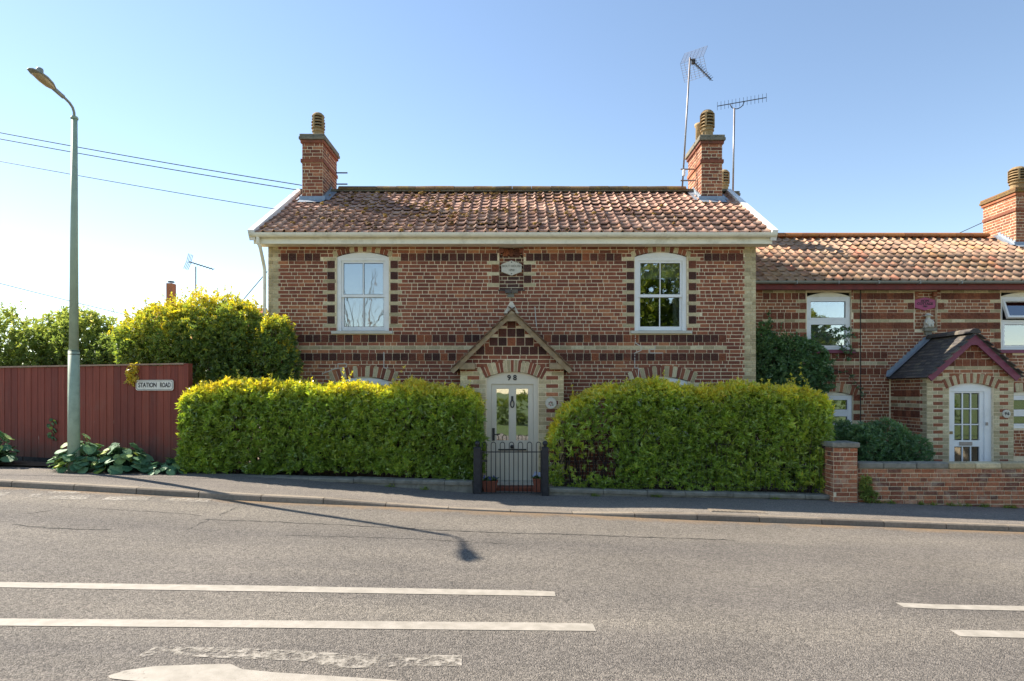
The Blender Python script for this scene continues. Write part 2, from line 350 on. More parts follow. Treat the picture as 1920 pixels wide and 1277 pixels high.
M['fadeline'] = paint_mat('faded_road_paint', .42, .62, 20)
M['archead'] = paint_mat('pitted_road_paint', .30, .44, 30)
M['wornline'] = paint_mat('worn_road_paint', .46, .58, 16)
M['crack'] = plain('tarred_crack', (.03, .028, .026), .9, var=.3)

def text_mesh(name, s, size, mat, loc, parent, rx=90, extr=.003, spacing=1.0, bold=0.0):
    cu = bpy.data.curves.new(name, 'FONT'); cu.body = s; cu.size = size; cu.align_x = 'CENTER'; cu.align_y = 'CENTER'
    cu.extrude = extr; cu.space_character = spacing; cu.offset = bold; cu.resolution_u = 3
    tmp = bpy.data.objects.new("tmp", cu)
    me = bpy.data.meshes.new_from_object(tmp); bpy.data.objects.remove(tmp); me.name = name
    me.materials.clear(); me.materials.append(mat)
    return place(name, me, parent, loc, (math.radians(rx), 0, 0))
# ------------------------------------------------------------------ ground, road, pavement
_gx = np.linspace(-40, 40, 1601)
def _prof(xs, zs):
    z = np.interp(_gx, xs, zs); k = np.exp(-np.linspace(-2, 2, 41) ** 2); k /= k.sum()
    return np.convolve(np.pad(z, 20, mode='edge'), k, 'valid')
_road = _prof([-40, -20, -7.6, -6.2, -4.3, -3.3, -2.3, -.1, .74, 1.8, 2.8, 4, 6.3, 7.4, 20, 40],
              [1.3, .86, .365, .29, .175, .12, .085, -.02, -.04, -.095, -.137, -.177, -.263, -.302, -.7, -1.2])
_lift = _prof([-40, -2.6, -1.7, 1.3, 2.0, 40], [.078, .085, .022, .015, .085, .06])     # kerb upstand, dropped in front of the gate
_wall = _prof([-40, -20, -9, -6, -4.2, -.8, 0, .55, 5.4, 5.9, 8.7, 20, 40],
              [1.3, .8, .42, .345, .295, .012, -.012, -.02, -.1, -.125, -.23, -.6, -1.2])
def zr(x): return float(np.interp(x, _gx, _road))
def zk(x): return zr(x) + float(np.interp(x, _gx, _lift))
def zw(x): return float(np.interp(x, _gx, _wall))
KY, WY = 9.5, 11.1                                       # kerb face, back of pavement
def zp(x, y):
    t = (y - KY) / (WY - KY); return zk(x) * (1 - t) + zw(x) * t if t <= 1 else zw(x)
def sheet(name, xs, ys, zf, mat, kind="structure"):
    V = [(x, y, zf(x, y)) for y in ys for x in xs]; n = len(xs)
    f = [(j * n + i, j * n + i + 1, (j + 1) * n + i + 1, (j + 1) * n + i) for j in range(len(ys) - 1) for i in range(n - 1)]
    m = MB(); m.v = V; m.f = f; m.t = [0] * len(f)
    return tag(m.build(name, mat), kind=kind)
xs_f = [x * .25 for x in range(-160, 161)]
road = sheet("road", xs_f, [1.2, 4, 7, KY + .02], lambda x, y: zr(x), M['road'])
pavement = sheet("pavement", xs_f, [KY + .12, 10.3, WY, 11.9, 12.8], lambda x, y: zp(x, y) - (.012 if y > WY else 0), M['pave'])
far_pavement = sheet("far_pavement", xs_f, [-1.2, 1.05], lambda x, y: zr(x) + .09, M['pave'])
garden = sheet("garden_ground", xs_f, [11.5, 13, 16, 24, 60], lambda x, y: zw(max(-20, min(20, x))) + .03 + (0 if y < 13 else .002 * (y - 13)), M['soil'])
verge = sheet("verge", xs_f, [-60, -20, -6, -1.2], lambda x, y: zr(x) + .1, M['grass'])
gr = MB().add([(-1500, -1500, -1.6), (1500, -1500, -1.6), (1500, 1500, -1.6), (-1500, 1500, -1.6)], [(0, 1, 2, 3)]).build("ground", M['grass'])
tag(gr, kind="structure")
# kerb stones
x = -12.0; i = 0
while x < 12:
    L = .915; a, b = x + .006, x + L - .006
    m = MB(); P = []
    for q in (a, b):
        zt, zb = zk(q) + .002, zr(q) - .06; c = .018 if (zk(q) - zr(q)) > .04 else .006
        P += [(q, KY, zb), (q, KY - .008, zr(q)), (q, KY, zt - c), (q, KY + c, zt), (q, KY + .13, zt), (q, KY + .13, zb)]
    m.add(P, [(k, k + 1, 7 + k, 6 + k) for k in range(5)] + [(0, 6, 11, 5), (5, 4, 3, 2, 1, 0), (6, 7, 8, 9, 10, 11)], R.random())
    m.build("kerb_stone", M['kerb'], pavement); x += L; i += 1
# far kerb, across the road
m = MB()
for k in range(len(xs_f) - 1):
    a, b = xs_f[k], xs_f[k + 1]
    m.add([(a, 1.2, zr(a) - .05), (b, 1.2, zr(b) - .05), (b, 1.2, zr(b) + .092), (a, 1.2, zr(a) + .092), (b, 1.04, zr(b) + .092), (a, 1.04, zr(a) + .092)], [(1, 0, 3, 2), (2, 3, 5, 4)])
tag(m.build("far_kerb", M['kerb']), kind="structure")

def on_road(px, py):                                     # where a mark lies on the carriageway
    Y = 6.0
    for _ in range(30): Y = (CAM_Z - zr(X(px, Y))) * F_PX / (py - CY)
    return X(px, Y), Y
def strip(name, poly, mat, label, cat, group=None, lift=.004, n=24):
    """a painted mark given by its near and far edges: [(far px, far py, near px, near py), ...]"""
    m = MB(); rows = []
    for k in range(len(poly) - 1):
        A, B = poly[k], poly[k + 1]
        s = max(2, int(abs(B[0] - A[0]) / 60) + 1)
        for j in range(s + (1 if k == len(poly) - 2 else 0)):
            t = j / s; q = [A[i] * (1 - t) + B[i] * t for i in range(4)]
            rows.append((on_road(q[0], q[1]), on_road(q[2], q[3])))
    V = []
    for f_, n_ in rows: V += [(f_[0], f_[1], zr(f_[0]) + lift), (n_[0], n_[1], zr(n_[0]) + lift)]
    m.add(V, [(2 * k, 2 * k + 1, 2 * k + 3, 2 * k + 2) for k in range(len(rows) - 1)])
    return tag(m.build(name, mat), label, cat, group)
g = "white lines on the road"
strip("road_line", [(-1800, 1063, -1800, 1072), (-400, 1085, -400, 1095), (0, 1092, 0, 1102), (500, 1099, 500, 1110), (1000, 1108, 1003, 1118), (1040, 1110, 1042, 1118.5)], M['line'], "long white road line farther from the camera, ending before the gate", "road marking", g)
strip("road_line", [(-1800, 1134, -1800, 1146), (-400, 1154, -400, 1167), (0, 1160.5, 0, 1174), (500, 1164, 500, 1178), (1000, 1168, 1000, 1183), (1112, 1170, 1118, 1184)], M['line'], "long white road line nearer the camera, the thicker of the two", "road marking", g)
strip("road_line", [(1679, 1130.5, 1695, 1139.5), (1760, 1134, 1760, 1142.5), (1920, 1137, 1920, 1146), (2300, 1152, 2300, 1161), (3200, 1188, 3200, 1198)], M['line'], "white road line at right with a slanting left tip, farther one", "road marking", g)
strip("road_line", [(1780, 1181.5, 1800, 1194), (1920, 1184, 1920, 1197), (2300, 1196, 2300, 1209), (3200, 1230, 3200, 1243)], M['line'], "white road line at right nearer the camera, cut by the photo edge", "road marking", g)
strip("worn_road_mark", [(255, 1232, 262, 1234), (290, 1214, 290, 1228), (400, 1214, 400, 1234), (560, 1221, 560, 1240), (640, 1226, 640, 1254), (866, 1230, 866, 1249)], M['wornline'], "patchy worn white arrow shaft at the near edge of the road", "road marking")
strip("worn_road_mark", [(203, 1268, 206, 1273), (235, 1258, 232, 1276), (290, 1250, 280, 1280), (380, 1247, 370, 1284), (432, 1246, 425, 1288), (455, 1256, 448, 1290), (520, 1262, 520, 1292), (600, 1267, 600, 1294), (720, 1275, 720, 1296), (800, 1282, 800, 1298)], M['archead'], "white arrow head at the bottom edge of the road", "road marking")
for a, b, c, l in ((-40, 20, 928, "first"), (50, 80, 931, "second"), (88, 172, 934, "third"), (190, 286, 936, "fourth"), (304, 402, 938.5, "fifth")):
    strip("worn_dash", [(a + 12, c - 4, a, c + 2.5), (b, c - 4.5, b - 12, c + 3)], M['fadeline'], f"{l} from the left of the worn white dashes beside the kerb", "road marking", "worn dashes along the left kerb")
for a, b, c in ((90, 150, 924),):
    strip("worn_dash", [(a, c - 2.5, a, c + 1.5), (b, c - 1.5, b, c + 2)], M['wornline'], "thin faded white patch against the kerb behind the dashes", "road marking", "worn dashes along the left kerb")
def crack(pts, w=.012):
    m = MB(); L = []
    for k in range(len(pts) - 1):
        (a, b), (c, d) = on_road(*pts[k]), on_road(*pts[k + 1]); n = max(3, int(math.hypot(c - a, d - b) / .07))
        for j in range(n):
            t = j / n; L.append((a + (c - a) * t + R.uniform(-.022, .022), b + (d - b) * t + R.uniform(-.022, .022)))
    V = []
    for (a, b) in L:
        s = w * R.uniform(.2, 1.0); V += [(a, b - s, zr(a) + .003), (a + R.uniform(-.01, .01), b + s, zr(a) + .003)]
    m.add(V, [(2 * k, 2 * k + 2, 2 * k + 3, 2 * k + 1) for k in range(len(L) - 1)])
    return m
for k, p in enumerate(([(446, 950), (395, 974), (345, 996)], [(386, 974), (520, 979), (740, 990), (960, 1000), (1200, 1007), (1390, 1013)], [(20, 984), (90, 990), (180, 994), (226, 991)], [(48, 964), (100, 956), (150, 948)], [(150, 952), (300, 960), (390, 968)], [(540, 1004), (760, 1010), (960, 1020)])):
    crack(p, .017 if k < 4 else .009).build("road_crack", M['crack'], road)
# service cover in the pavement
m = MB(); cx, cy = X(1388, 9.75), 9.86
m.box(-.43, .43, -.1, .1, -.02, .006)
for k in range(14): m.box(-.4 + k * .058, -.4 + k * .058 + .03, -.08, .08, .006, .010)
o = m.build("service_cover", M['kerb']); o.location = (cx, cy, zp(cx, cy) + .002); o.rotation_euler = (0, .043, 0)
tag(o, "small ribbed service cover set into the pavement by the kerb", "cover")
# ------------------------------------------------------------------ brickwork tools
def rosette_mesh(name, s, mat):
    """square moulded tile with a raised ring and a boss; local x across, z up, -y out"""
    m = MB(); h = s / 2; n = 16; c = .004
    fr = Fr((0, 0, 0), (1, 0, 0), (0, 0, 1), (0, -1, 0))
    rings = [(.45, 0), (.43, -.011), (.37, -.011), (.35, 0.002), (.26, 0.002), (.23, -.011), (.15, -.011), (.10, .003)]
    P = []
    for a, w in ((h, -.004), (h - c, 0)):
        for k in range(n):
            t = 2 * math.pi * k / n; cx, sx = math.cos(t), math.sin(t); q = a / max(abs(cx), abs(sx)); P.append(fr.p(cx * q, sx * q, w))
    for r, w in rings:
        P += [fr.p(r * s * math.cos(2 * math.pi * k / n), r * s * math.sin(2 * math.pi * k / n), w) for k in range(n)]
    nr = len(rings) + 2
    f = [(i * n + k, i * n + (k + 1) % n, (i + 1) * n + (k + 1) % n, (i + 1) * n + k) for i in range(nr - 1) for k in range(n)]
    f.append(tuple(range((nr - 1) * n, nr * n)))
    b = len(P); P += [fr.p(u, v, w) for w in (-.004, -.016) for u, v in ((-h, -h), (h, -h), (h, h), (-h, h))]
    f += [(b + 4 + i, b + 4 + (i + 1) % 4, b + (i + 1) % 4, b + i) for i in range(4)]
    m.add(P, f)
    return m
class Wall:
    """a face of brickwork: mortar sheet with openings, and the pieces laid on it"""
    def __init__(s, fr, u0, u1, vtop, vbot, ch, proud=.006):
        s.fr, s.u0, s.u1, s.vt, s.vb, s.ch, s.proud = fr, u0, u1, vtop, vbot, ch, proud
        s.holes = []; s.open = []; s.pieces = {}; s.ros = []; s.clip = None; s.arcs = []; s.vt_all = vtop
    def opening(s, a, b, c, d): s.open.append((a, b, c, d)); s.holes.append((a, b, c, d))          # u0 u1 v0 v1
    def block(s, a, b, c, d): s.holes.append((a, b, c, d))
    def piece(s, kind, a, b, c, d, take=True, proud=None):
        s.pieces.setdefault(kind, []).append((a, b, c, d, s.proud + R.uniform(-.002, .002) if proud is None else proud))
        if take: s.holes.append((a - .005, b + .005, c - .005, d + .005))
    def v(s, k): return s.vt - k * s.ch                                                            # top of course k
    def bond(s, kind, k0, k1, u0=None, u1=None, st=.218, hd=.105, j=.0112, pattern='flemish'):
        u0 = s.u0 if u0 is None else u0; u1 = s.u1 if u1 is None else u1
        for k in range(k0, k1):
            vt, vb = s.v(k), s.v(k + 1)
            if vt > s.vt + 1e9: continue
            cuts = sorted([(a, b) for a, b, c, d in s.holes if c < vt - .012 and d > vb + .012])
            for cu, cv, rr, tt, th in s.arcs:                      # bricks are cut to the back of an arch
                vm = vt - .02; zi, ze = cv + rr * math.cos(th), cv + (rr + tt) * math.cos(th); q = 0
                if ze <= vm < cv + rr + tt: q = math.sqrt((rr + tt) ** 2 - (vm - cv) ** 2)
                elif vm < ze and vt > zi + .02: q = (vm - cv) * math.tan(th) if vm > zi else rr * math.sin(th)
                if q > .03: cuts.append((cu - q + .01, cu + q - .01))
            cuts.sort(); free = [(u0, u1)]
            if s.clip:
                a, b = s.clip((vt + vb) / 2); free = [(max(u0, a), min(u1, b))]
            for a, b in cuts:
                nf = []
                for p, q in free:
                    if b <= p or a >= q: nf.append((p, q)); continue
                    if a > p: nf.append((p, a))
                    if b < q: nf.append((b, q))
                free = nf
            per = st + hd + 2 * j
            for p, q in free:
                if q - p < .03: continue
                t = u0 - per * 2 + (0 if k % 2 else (st + j) / 2 + hd / 2 + j / 2) + R.uniform(-.02, .02); which = 0; e = []
                while t < q:
                    L = (st if which == 0 else hd) + R.uniform(-.006, .006)
                    if R.random() < .12: L = st if L < .15 else hd
                    a, b = max(t, p), min(t + L, q)
                    if b - a > .035: e.append([a, b])
                    elif e and b > a and b >= q - .03: e[-1][1] = q
                    t += L + j; which ^= 1
                if e:
                    if e[0][0] - p < .045: e[0][0] = p + .004
                    if q - e[-1][1] < .045: e[-1][1] = q - .004
                for a, b in e:
                    d = R.uniform(-.0015, .0015)
                    s.piece(kind, a, b, vb + j / 2 + d, vt - j / 2 + d, take=False)
    def backing(s, m, depth=.11, gable=None):
        us = sorted({s.u0, s.u1, *[x for o in s.open for x in o[:2]]}); vs_ = sorted({s.vb, s.vt_all, *[x for o in s.open for x in o[2:]]})
        us = [x for x in us if s.u0 <= x <= s.u1]; vs_ = [x for x in vs_ if s.vb <= x <= s.vt_all]
        for i in range(len(us) - 1):
            for k in range(len(vs_) - 1):
                cu, cv = (us[i] + us[i + 1]) / 2, (vs_[k] + vs_[k + 1]) / 2
                if any(a < cu < b and c < cv < d for a, b, c, d in s.open): continue
                m.add([s.fr.p(us[i], vs_[k]), s.fr.p(us[i + 1], vs_[k]), s.fr.p(us[i + 1], vs_[k + 1]), s.fr.p(us[i], vs_[k + 1])], [(0, 1, 2, 3)])
        for a, b, c, d in s.open:
            q = s.fr.p
            m.add([q(a, c), q(b, c), q(b, d), q(a, d), q(a, c, -depth), q(b, c, -depth), q(b, d, -depth), q(a, d, -depth)], [(0, 1, 5, 4), (1, 2, 6, 5), (2, 3, 7, 6), (3, 0, 4, 7)])
    def lay(s, parent, mats, seen=lambda a, b, c, d: True, cap=300, names=None):
        for kind, L in s.pieces.items():
            vis = [q for q in L if seen(*q[:4])]; vis.sort(key=lambda q: -round((q[1] - q[0]) * (q[3] - q[2]) * 400)); ind = set(map(id, vis[:cap]))
            nm = (names or {}).get(kind, kind); rest = MB()
            for q in L:
                a, b, c, d, w = q
                if id(q) in ind:
                    o = s.fr.p((a + b) / 2, (c + d) / 2)
                    loc = Fr((0, 0, 0), s.fr.U, s.fr.V, s.fr.N)
                    m = MB().brick(loc, (a - b) / 2, (b - a) / 2, (c - d) / 2, (d - c) / 2, w)
                    place(nm, m.mesh(nm, mats[kind]), parent, o)
                else: rest.brick(s.fr, a, b, c, d, w, tint=R.random())
            if rest.f: tag(rest.build(nm + "_field", mats[kind], parent), kind="stuff")
        rz = math.atan2(s.fr.N.x, -s.fr.N.y)
        for (u, v, size, me) in s.ros:
            place("rosette_tile", me, parent, s.fr.p(u, v, s.proud + .006), (0, 0, rz))
    def rosettes(s, us, v, size, me):
        for u in us:
            s.ros.append((u, v, size, me)); s.holes.append((u - size / 2 - .005, u + size / 2 + .005, v - size / 2 - .002, v + size / 2 + .002))
def arch_geo(ua, ub, vs_, rise, t, flare):
    hw = (ub - ua) / 2; r = (hw * hw + rise * rise) / (2 * rise); return (ua + ub) / 2, vs_ + rise - r, r, t, math.asin(hw / r) * flare
def voussoirs(fr, parent, ua, ub, vs_, rise, t, n, pat, mats, w0=-.11, w1=.012, flare=1.0, names=None):
    """a segmental arch of ua..ub sprung at vs_, n wedge bricks"""
    hw = (ub - ua) / 2; r = (hw * hw + rise * rise) / (2 * rise); cu, cv = (ua + ub) / 2, vs_ + rise - r
    th = math.asin(hw / r) * flare
    for i in range(n):
        a0 = -th + 2 * th * i / n + .012 / r * .5; a1 = -th + 2 * th * (i + 1) / n - .012 / r * .5
        poly = [(cu + q * math.sin(a), cv + q * math.cos(a)) for q, a in ((r, a0), (r, a1), (r + t, a1), (r + t, a0))]
        k = pat[i % len(pat)]
        m = MB(); c = Vector(fr.p(sum(p[0] for p in poly) / 4, sum(p[1] for p in poly) / 4)); w = w1 + R.uniform(-.002, .002)
        f0 = Fr((0, 0, 0), fr.U, fr.V, fr.N); pu, pv = sum(p[0] for p in poly) / 4, sum(p[1] for p in poly) / 4
        m.prism(f0, [(p[0] - pu, p[1] - pv) for p in poly], w0, w)
        place((names or {}).get(k, "arch_brick"), m.mesh("arch_brick", mats[k]), parent, c)
    m = MB(); A = [-th + 2 * th * i / 16 for i in range(17)]                                      # mortar behind and between
    poly = [(cu + (r + .004) * math.sin(a), cv + (r + .004) * math.cos(a)) for a in A] + [(cu + (r + t - .004) * math.sin(a), cv + (r + t - .004) * math.cos(a)) for a in A[::-1]]
    for i in range(16):
        q = [poly[i], poly[i + 1], poly[32 - i], poly[33 - i]]; m.prism(fr, q, w0 + .002, w1 - .007)
    m.build("arch_mortar", M['mortar'], parent)
    return cu, cv, r, th
def arc_top(ua, ub, vs_, rise, n=12):
    hw = (ub - ua) / 2; r = (hw * hw + rise * rise) / (2 * rise); cu, cv = (ua + ub) / 2, vs_ + rise - r; th = math.asin(hw / r)
    return [(cu + r * math.sin(-th + 2 * th * i / n), cv + r * math.cos(-th + 2 * th * i / n)) for i in range(n + 1)]
def frame_bars(m, fr, a, b, c, d, t, w0, w1, bot=None):
    bot = t if bot is None else bot
    m.fbox(fr, a, a + t, c, d, w0, w1); m.fbox(fr, b - t, b, c, d, w0, w1)
    m.fbox(fr, a + t, b - t, d - t, d, w0, w1 - .001); m.fbox(fr, a + t, b - t, c, c + bot, w0, w1 - .001)
def pane(fr, a, b, c, d, w, parent):
    m = MB(); frame_bars(m, fr, a, b, c, d, .008, w - .004, w + .006); m.build("gasket", M['ink'], parent)
    m = MB().fbox(fr, a, b, c, d, w - .006, w); return m.build("pane", M['glass'], parent)
def room(fr, a, b, c, d, depth, parent, w0=-.12, e=.5):
    """the space behind a window: walls, floor, ceiling"""
    m = MB(); q = fr.p; a -= e; b += e; c -= .3; d += .12
    P = [q(a, c, w0), q(b, c, w0), q(b, d, w0), q(a, d, w0), q(a, c, -depth), q(b, c, -depth), q(b, d, -depth), q(a, d, -depth)]
    m.add(P, [(0, 1, 5, 4), (1, 2, 6, 5), (2, 3, 7, 6), (3, 0, 4, 7), (4, 5, 6, 7)])
    return m.build("room", M['room'], parent)
def pantile_mesh(name, w, L, mat, roll=.036):
    n = 13; prof = []
    for i in range(n):
        t = i / (n - 1)
        z = (.004 + .004 * ((t - .35) / .35) ** 2) if t < .7 else .008 + roll * math.sin(math.pi * (t - .7) / .3) ** .9 * (1 if t < 1 else 0)
        if i == n - 1: z = .006
        prof.append((t * w * 1.06, z))
    P = []; th = .016
    for y, dz in ((0, 0), (L, 0)): P += [(x, y, z + dz) for x, z in prof]
    P += [(x, 0, z - th) for x, z in prof]
    P += [(x, .05, z - th) for x, z in prof]
    f = [(i, i + 1, n + i + 1, n + i) for i in range(n - 1)] + [(2 * n + i, 2 * n + i + 1, i + 1, i) for i in range(n - 1)]
    f += [(3 * n + i, 3 * n + i + 1, 2 * n + i + 1, 2 * n + i) for i in range(n - 1)] + [(0, n, 2 * n)]
    me = MB().add(P, f).mesh(name, mat, smooth=False)
    me.polygons.foreach_set("use_smooth", np.array([True] * (n - 1) + [False] * (len(f) - n + 1)))
    return me, P, f
def pantile_roof(parent, x0, x1, ye, ze, yr, zr_, w, gauge, mat, cap=300, roll=.036, skip=None):
    pitch = math.atan2(zr_ - ze, yr - ye); sl = math.hypot(zr_ - ze, yr - ye)
    rows = round(sl / gauge); gauge = sl / rows; cols = round((x1 - x0) / w); w = (x1 - x0) / cols
    L = gauge + .08; lay = math.asin(.030 / gauge); me, P, f = pantile_mesh("tile", w, L, mat, roll)
    rest = MB(); k = 0; dirs = Vector((0, math.cos(pitch), math.sin(pitch))); nrm = Vector((0, -math.sin(pitch), math.cos(pitch)))
    for r in range(rows):
        for c in range(cols):
            o = Vector((x0 + c * w + R.uniform(-.004, .004), ye, ze)) + dirs * (r * gauge - .02 + R.uniform(-.008, .008)) + nrm * (.035 + R.uniform(-.003, .004) + .012 * math.sin(x0 + c * w * 1.1 + r * .5) + .007 * math.sin(c * w * 2.7 + r))
            if skip and skip(o.x + w / 2, o.y + .1): continue
            sl_ = R.random() < .05; rot = (pitch - lay + R.uniform(-.014, .014), R.uniform(-.03, .03), R.uniform(-.06, .06) if sl_ else R.uniform(-.018, .018))
            if k < cap:
                place("tile", me, parent, o, rot); k += 1
            else:
                from mathutils import Euler
                Mx = Matrix.Translation(o) @ Euler(rot).to_matrix().to_4x4()
                rest.add([Mx @ Vector(q) for q in P], f, R.random())
    if rest.f: tag(rest.build("tile_field", mat, parent, smooth=False), kind="stuff")
    return dirs, nrm
def plates(parent, name, O, along, up, nrm, n_al, n_up, wa, gauge, mat, th=.012, over=.06):
    """small flat tiles in lapped courses"""
    along, up, nrm = Vector(along).normalized(), Vector(up).normalized(), Vector(nrm).normalized(); O = Vector(O)
    me = MB().add([(x, y, z) for z in (0, th) for y in (0, gauge + over) for x in (.002, wa - .002)], [(0, 2, 3, 1), (4, 5, 7, 6), (0, 1, 5, 4), (2, 6, 7, 3), (0, 4, 6, 2), (1, 3, 7, 5)]).mesh(name, mat)
    tilt = math.asin(th / gauge * .8)
    for r in range(n_up):
        for c in range(n_al + (r % 2)):
            u = (c - (.5 if r % 2 else 0)) * wa
            up2 = (up * math.cos(tilt) - nrm * math.sin(tilt)).normalized(); n2 = along.cross(up2)
            if n2.dot(nrm) < 0: n2 = -n2
            o = place(name, me, parent)
            p = O + along * (u + R.uniform(-.003, .003)) + up * (r * gauge + R.uniform(-.004, .004)) + nrm * (.016 + R.uniform(0, .003))
            Mx = Matrix((along, up2, n2)).transposed().to_4x4(); Mx.translation = p
            if Mx.to_3x3().determinant() < 0: Mx = Mx @ Matrix.Diagonal((1, 1, -1, 1))
            o.matrix_basis = Mx
def louvre_pot(c, h, r, parent, mat='pot', dark=False):
    m = MB(); b = h * .42
    m.lathe((0, 0, 0), [(r * .82, 0), (r * .8, b * .7), (r * .95, b * .75), (r * .95, b * .85), (r * .84, b * .9), (r * .84, b)], 18)
    n = 4; hh = h * .42 / n
    for k in range(n):
        z = b + k * hh; q = r * (1.02 if k < 3 else .94)
        m.lathe((0, 0, 0), [(q, z + hh * .05), (q * 1.04, z + hh * .12), (q * .86, z + hh * .62), (q * .8, z + hh * .62), (q * .8, z + .05 * hh)], 18)
    z = b + n * hh
    m.lathe((0, 0, 0), [(r * .95, z), (r * .98, z + .01), (r * .86, z + h * .07), (r * .6, z + h * .125), (r * .25, z + h * .15), (.01, z + h * .155)], 18)
    for k in range(4):
        a = math.pi / 4 + k * math.pi / 2 + .3; d = Vector((math.cos(a), math.sin(a), 0)); e = Vector((-d.y, d.x, 0))
        P = [d * q + e * s_ + Vector((0, 0, zz)) for zz in (b, z + .01) for q in (r * .8, r * 1.03) for s_ in (-.022, .022)]
        m.add(P, [(0, 1, 3, 2), (4, 6, 7, 5), (0, 4, 5, 1), (2, 3, 7, 6), (0, 2, 6, 4), (1, 5, 7, 3)])
    o = place("chimney_pot", m.mesh("chimney_pot", M[mat]), parent, c)
    mm = MB().lathe((0, 0, 0), [(r * .7, b * .9), (r * .7, z + .005)], 12)
    return o, mm
# ------------------------------------------------------------------ the brick house
HY = 12.8
fx = lambda px: X(px, HY)
fz = lambda py: Z(py, HY)
house = thing("brick_house", "two storey red brick house with dark tile bands, grey front door and central porch", "house", (0, 14.8, 0))
HL, HR = fx(503), fx(1417)
CH = .07313
W = Wall(front(HY), HL, HR, 4.490, -.1, CH); W.vt_all = 4.70
ros = rosette_mesh("rosette_tile", .146, None).mesh("rosette_tile", M['rosette'])
FN = {'brick': 'brick', 'buff': 'buff_brick'}; FM = {'brick': M['brick'], 'buff': M['buff']}
v = W.v
win_up = [(fx(631), fx(729)), (fx(1190), fx(1288))]
win_lo = [(fx(634), fx(729)), (fx(1195), fx(1290))]
for a, b in win_up: W.opening(a, b, fz(621), fz(473))
for a, b in win_lo: W.opening(a, b, .85, fz(708))
def rrow(k, a, b, size=.1575):
    n = max(1, round((fx(b) - fx(a)) / size)); s = (fx(b) - fx(a)) / n
    W.rosettes([fx(a) + s * (i + .5) for i in range(n)], v(k + 1), .146, ros)
for a, b in ((526, 601), (751, 933), (986, 1166), (1320, 1394)): rrow(0, a, b)
for k in (22, 27): rrow(k, 557, 1362)
for kk in range(54):
    s = (fx(1362) - fx(557)) / 36
    if kk < 36: W.piece('buff', fx(557) + s * kk + .004, fx(557) + s * (kk + 1) - .004, v(26) + .004, v(25) - .004)
for (a, b), (la, lb, ra, rb) in zip(((631, 729), (1190, 1288)), ((614, 606, 746, 753), (1175, 1168, 1305, 1312))):
    for k in (1, 4, 7, 10, 13, 16, 19):
        W.piece('buff', fx(lb), fx(a) - .012, v(k + 1) + .004, v(k) - .004); W.piece('buff', fx(b) + .012, fx(rb), v(k + 1) + .004, v(k) - .004)
    for k in (2, 5, 8, 11, 14, 17):
        W.rosettes([fx(la) + .073, fx(ra) - .073], v(k + 1), .142, ros)
na, nb = fx(936), fx(982)                                  # date stone niche
for k in (2, 5, 8):
    W.piece('buff', fx(914), na - .004, v(k + 1) + .004, v(k) - .004); W.piece('buff', nb + .004, fx(1004), v(k + 1) + .004, v(k) - .004)
for k in (3, 6): W.rosettes([na - .075, nb + .075], v(k + 1), .142, ros)
W.opening(na, nb, fz(545), fz(463))
for k in range(-2, 61):                                    # buff quoins
    e = 3.5 if k % 2 else 0
    W.piece('buff', HL, fx(512 - e), v(k + 1) + .004, v(k) - .004, proud=.011); W.piece('buff', fx(512 - e) + .008, fx(521 + e), v(k + 1) + .004, v(k) - .004, proud=.011)
    W.piece('buff', fx(1407 + e), HR, v(k + 1) + .004, v(k) - .004, proud=.011); W.piece('buff', fx(1397 - e), fx(1407 + e) - .008, v(k + 1) + .004, v(k) - .004, proud=.011)
for (a, b) in win_up: W.arcs.append(arch_geo(a - .02, b + .02, fz(481), fz(472) - fz(481), .105, 1.06))
for (a, b) in win_up: W.block(a - .1, b + .1, fz(627.5), fz(621))
for (a, b), (c, d) in zip(win_lo, ((617, 738), (1178, 1300))):
    W.arcs.append(arch_geo(a - .05, b + .05, fz(716), fz(708) - fz(716) + .02, .215, 1.12))
    for k in range(30, 40):
        if k % 3 == 2: W.piece('buff', a - .24, a - .012, v(k + 4) + .004, v(k + 3) - .004); W.piece('buff', b + .012, b + .24, v(k + 4) + .004, v(k + 3) - .004)
W.block(fx(866), fx(1055), -1, 2.1)                        # behind the porch
W.bond('brick', -2, 61)
m = MB(); W.backing(m)
m.add([(HL, HY, -.1), (HL, 17.5, -.1), (HL, 17.5, 4.7), (HL, 15.15, 6.3), (HL, HY, 4.7)], [(0, 4, 3, 2, 1)])
m.add([(HR, HY, -.6), (HR, 17.5, -.6), (HR, 17.5, 4.7), (HR, 15.15, 6.3), (HR, HY, 4.7)], [(0, 1, 2, 3, 4)])
m.add([(HL, 17.5, -.6), (HR, 17.5, -.6), (HR, 17.5, 4.7), (HL, 17.5, 4.7)], [(3, 2, 1, 0)])
hw = m.build("wall", M['mortar'], house)
def seen_main(a, b, c, d):
    if c < 1.98 and not (b > fx(1060) and a < fx(1180) and c > 1.9): return False
    if c < 2.9 and b < fx(560): return False
    u = (a + b) / 2 - fx(959)
    return not (c < 3.25 - abs(u) * .95)
W.lay(hw, FM, seen_main, names=FN)
# courses of brick on the gable flanks and back, beyond the pieces
for (a, b), (c, d) in zip(win_up, ((631, 729), (1190, 1288))):
    voussoirs(front(HY), hw, a - .02, b + .02, fz(481), fz(472) - fz(481), .105, 14, "BRRRBRBRBRBRRB", {'B': M['buff'], 'R': M['brick']}, names={'B': 'buff_arch_brick', 'R': 'arch_brick'}, flare=1.06)
for (a, b) in win_lo:
    voussoirs(front(HY), hw, a - .05, b + .05, fz(716), fz(708) - fz(716) + .02, .215, 17, "BRRBRRBRRBRBRRBRB", {'B': M['buff'], 'R': M['brick']}, names={'B': 'buff_arch_brick', 'R': 'arch_brick'}, flare=1.12)
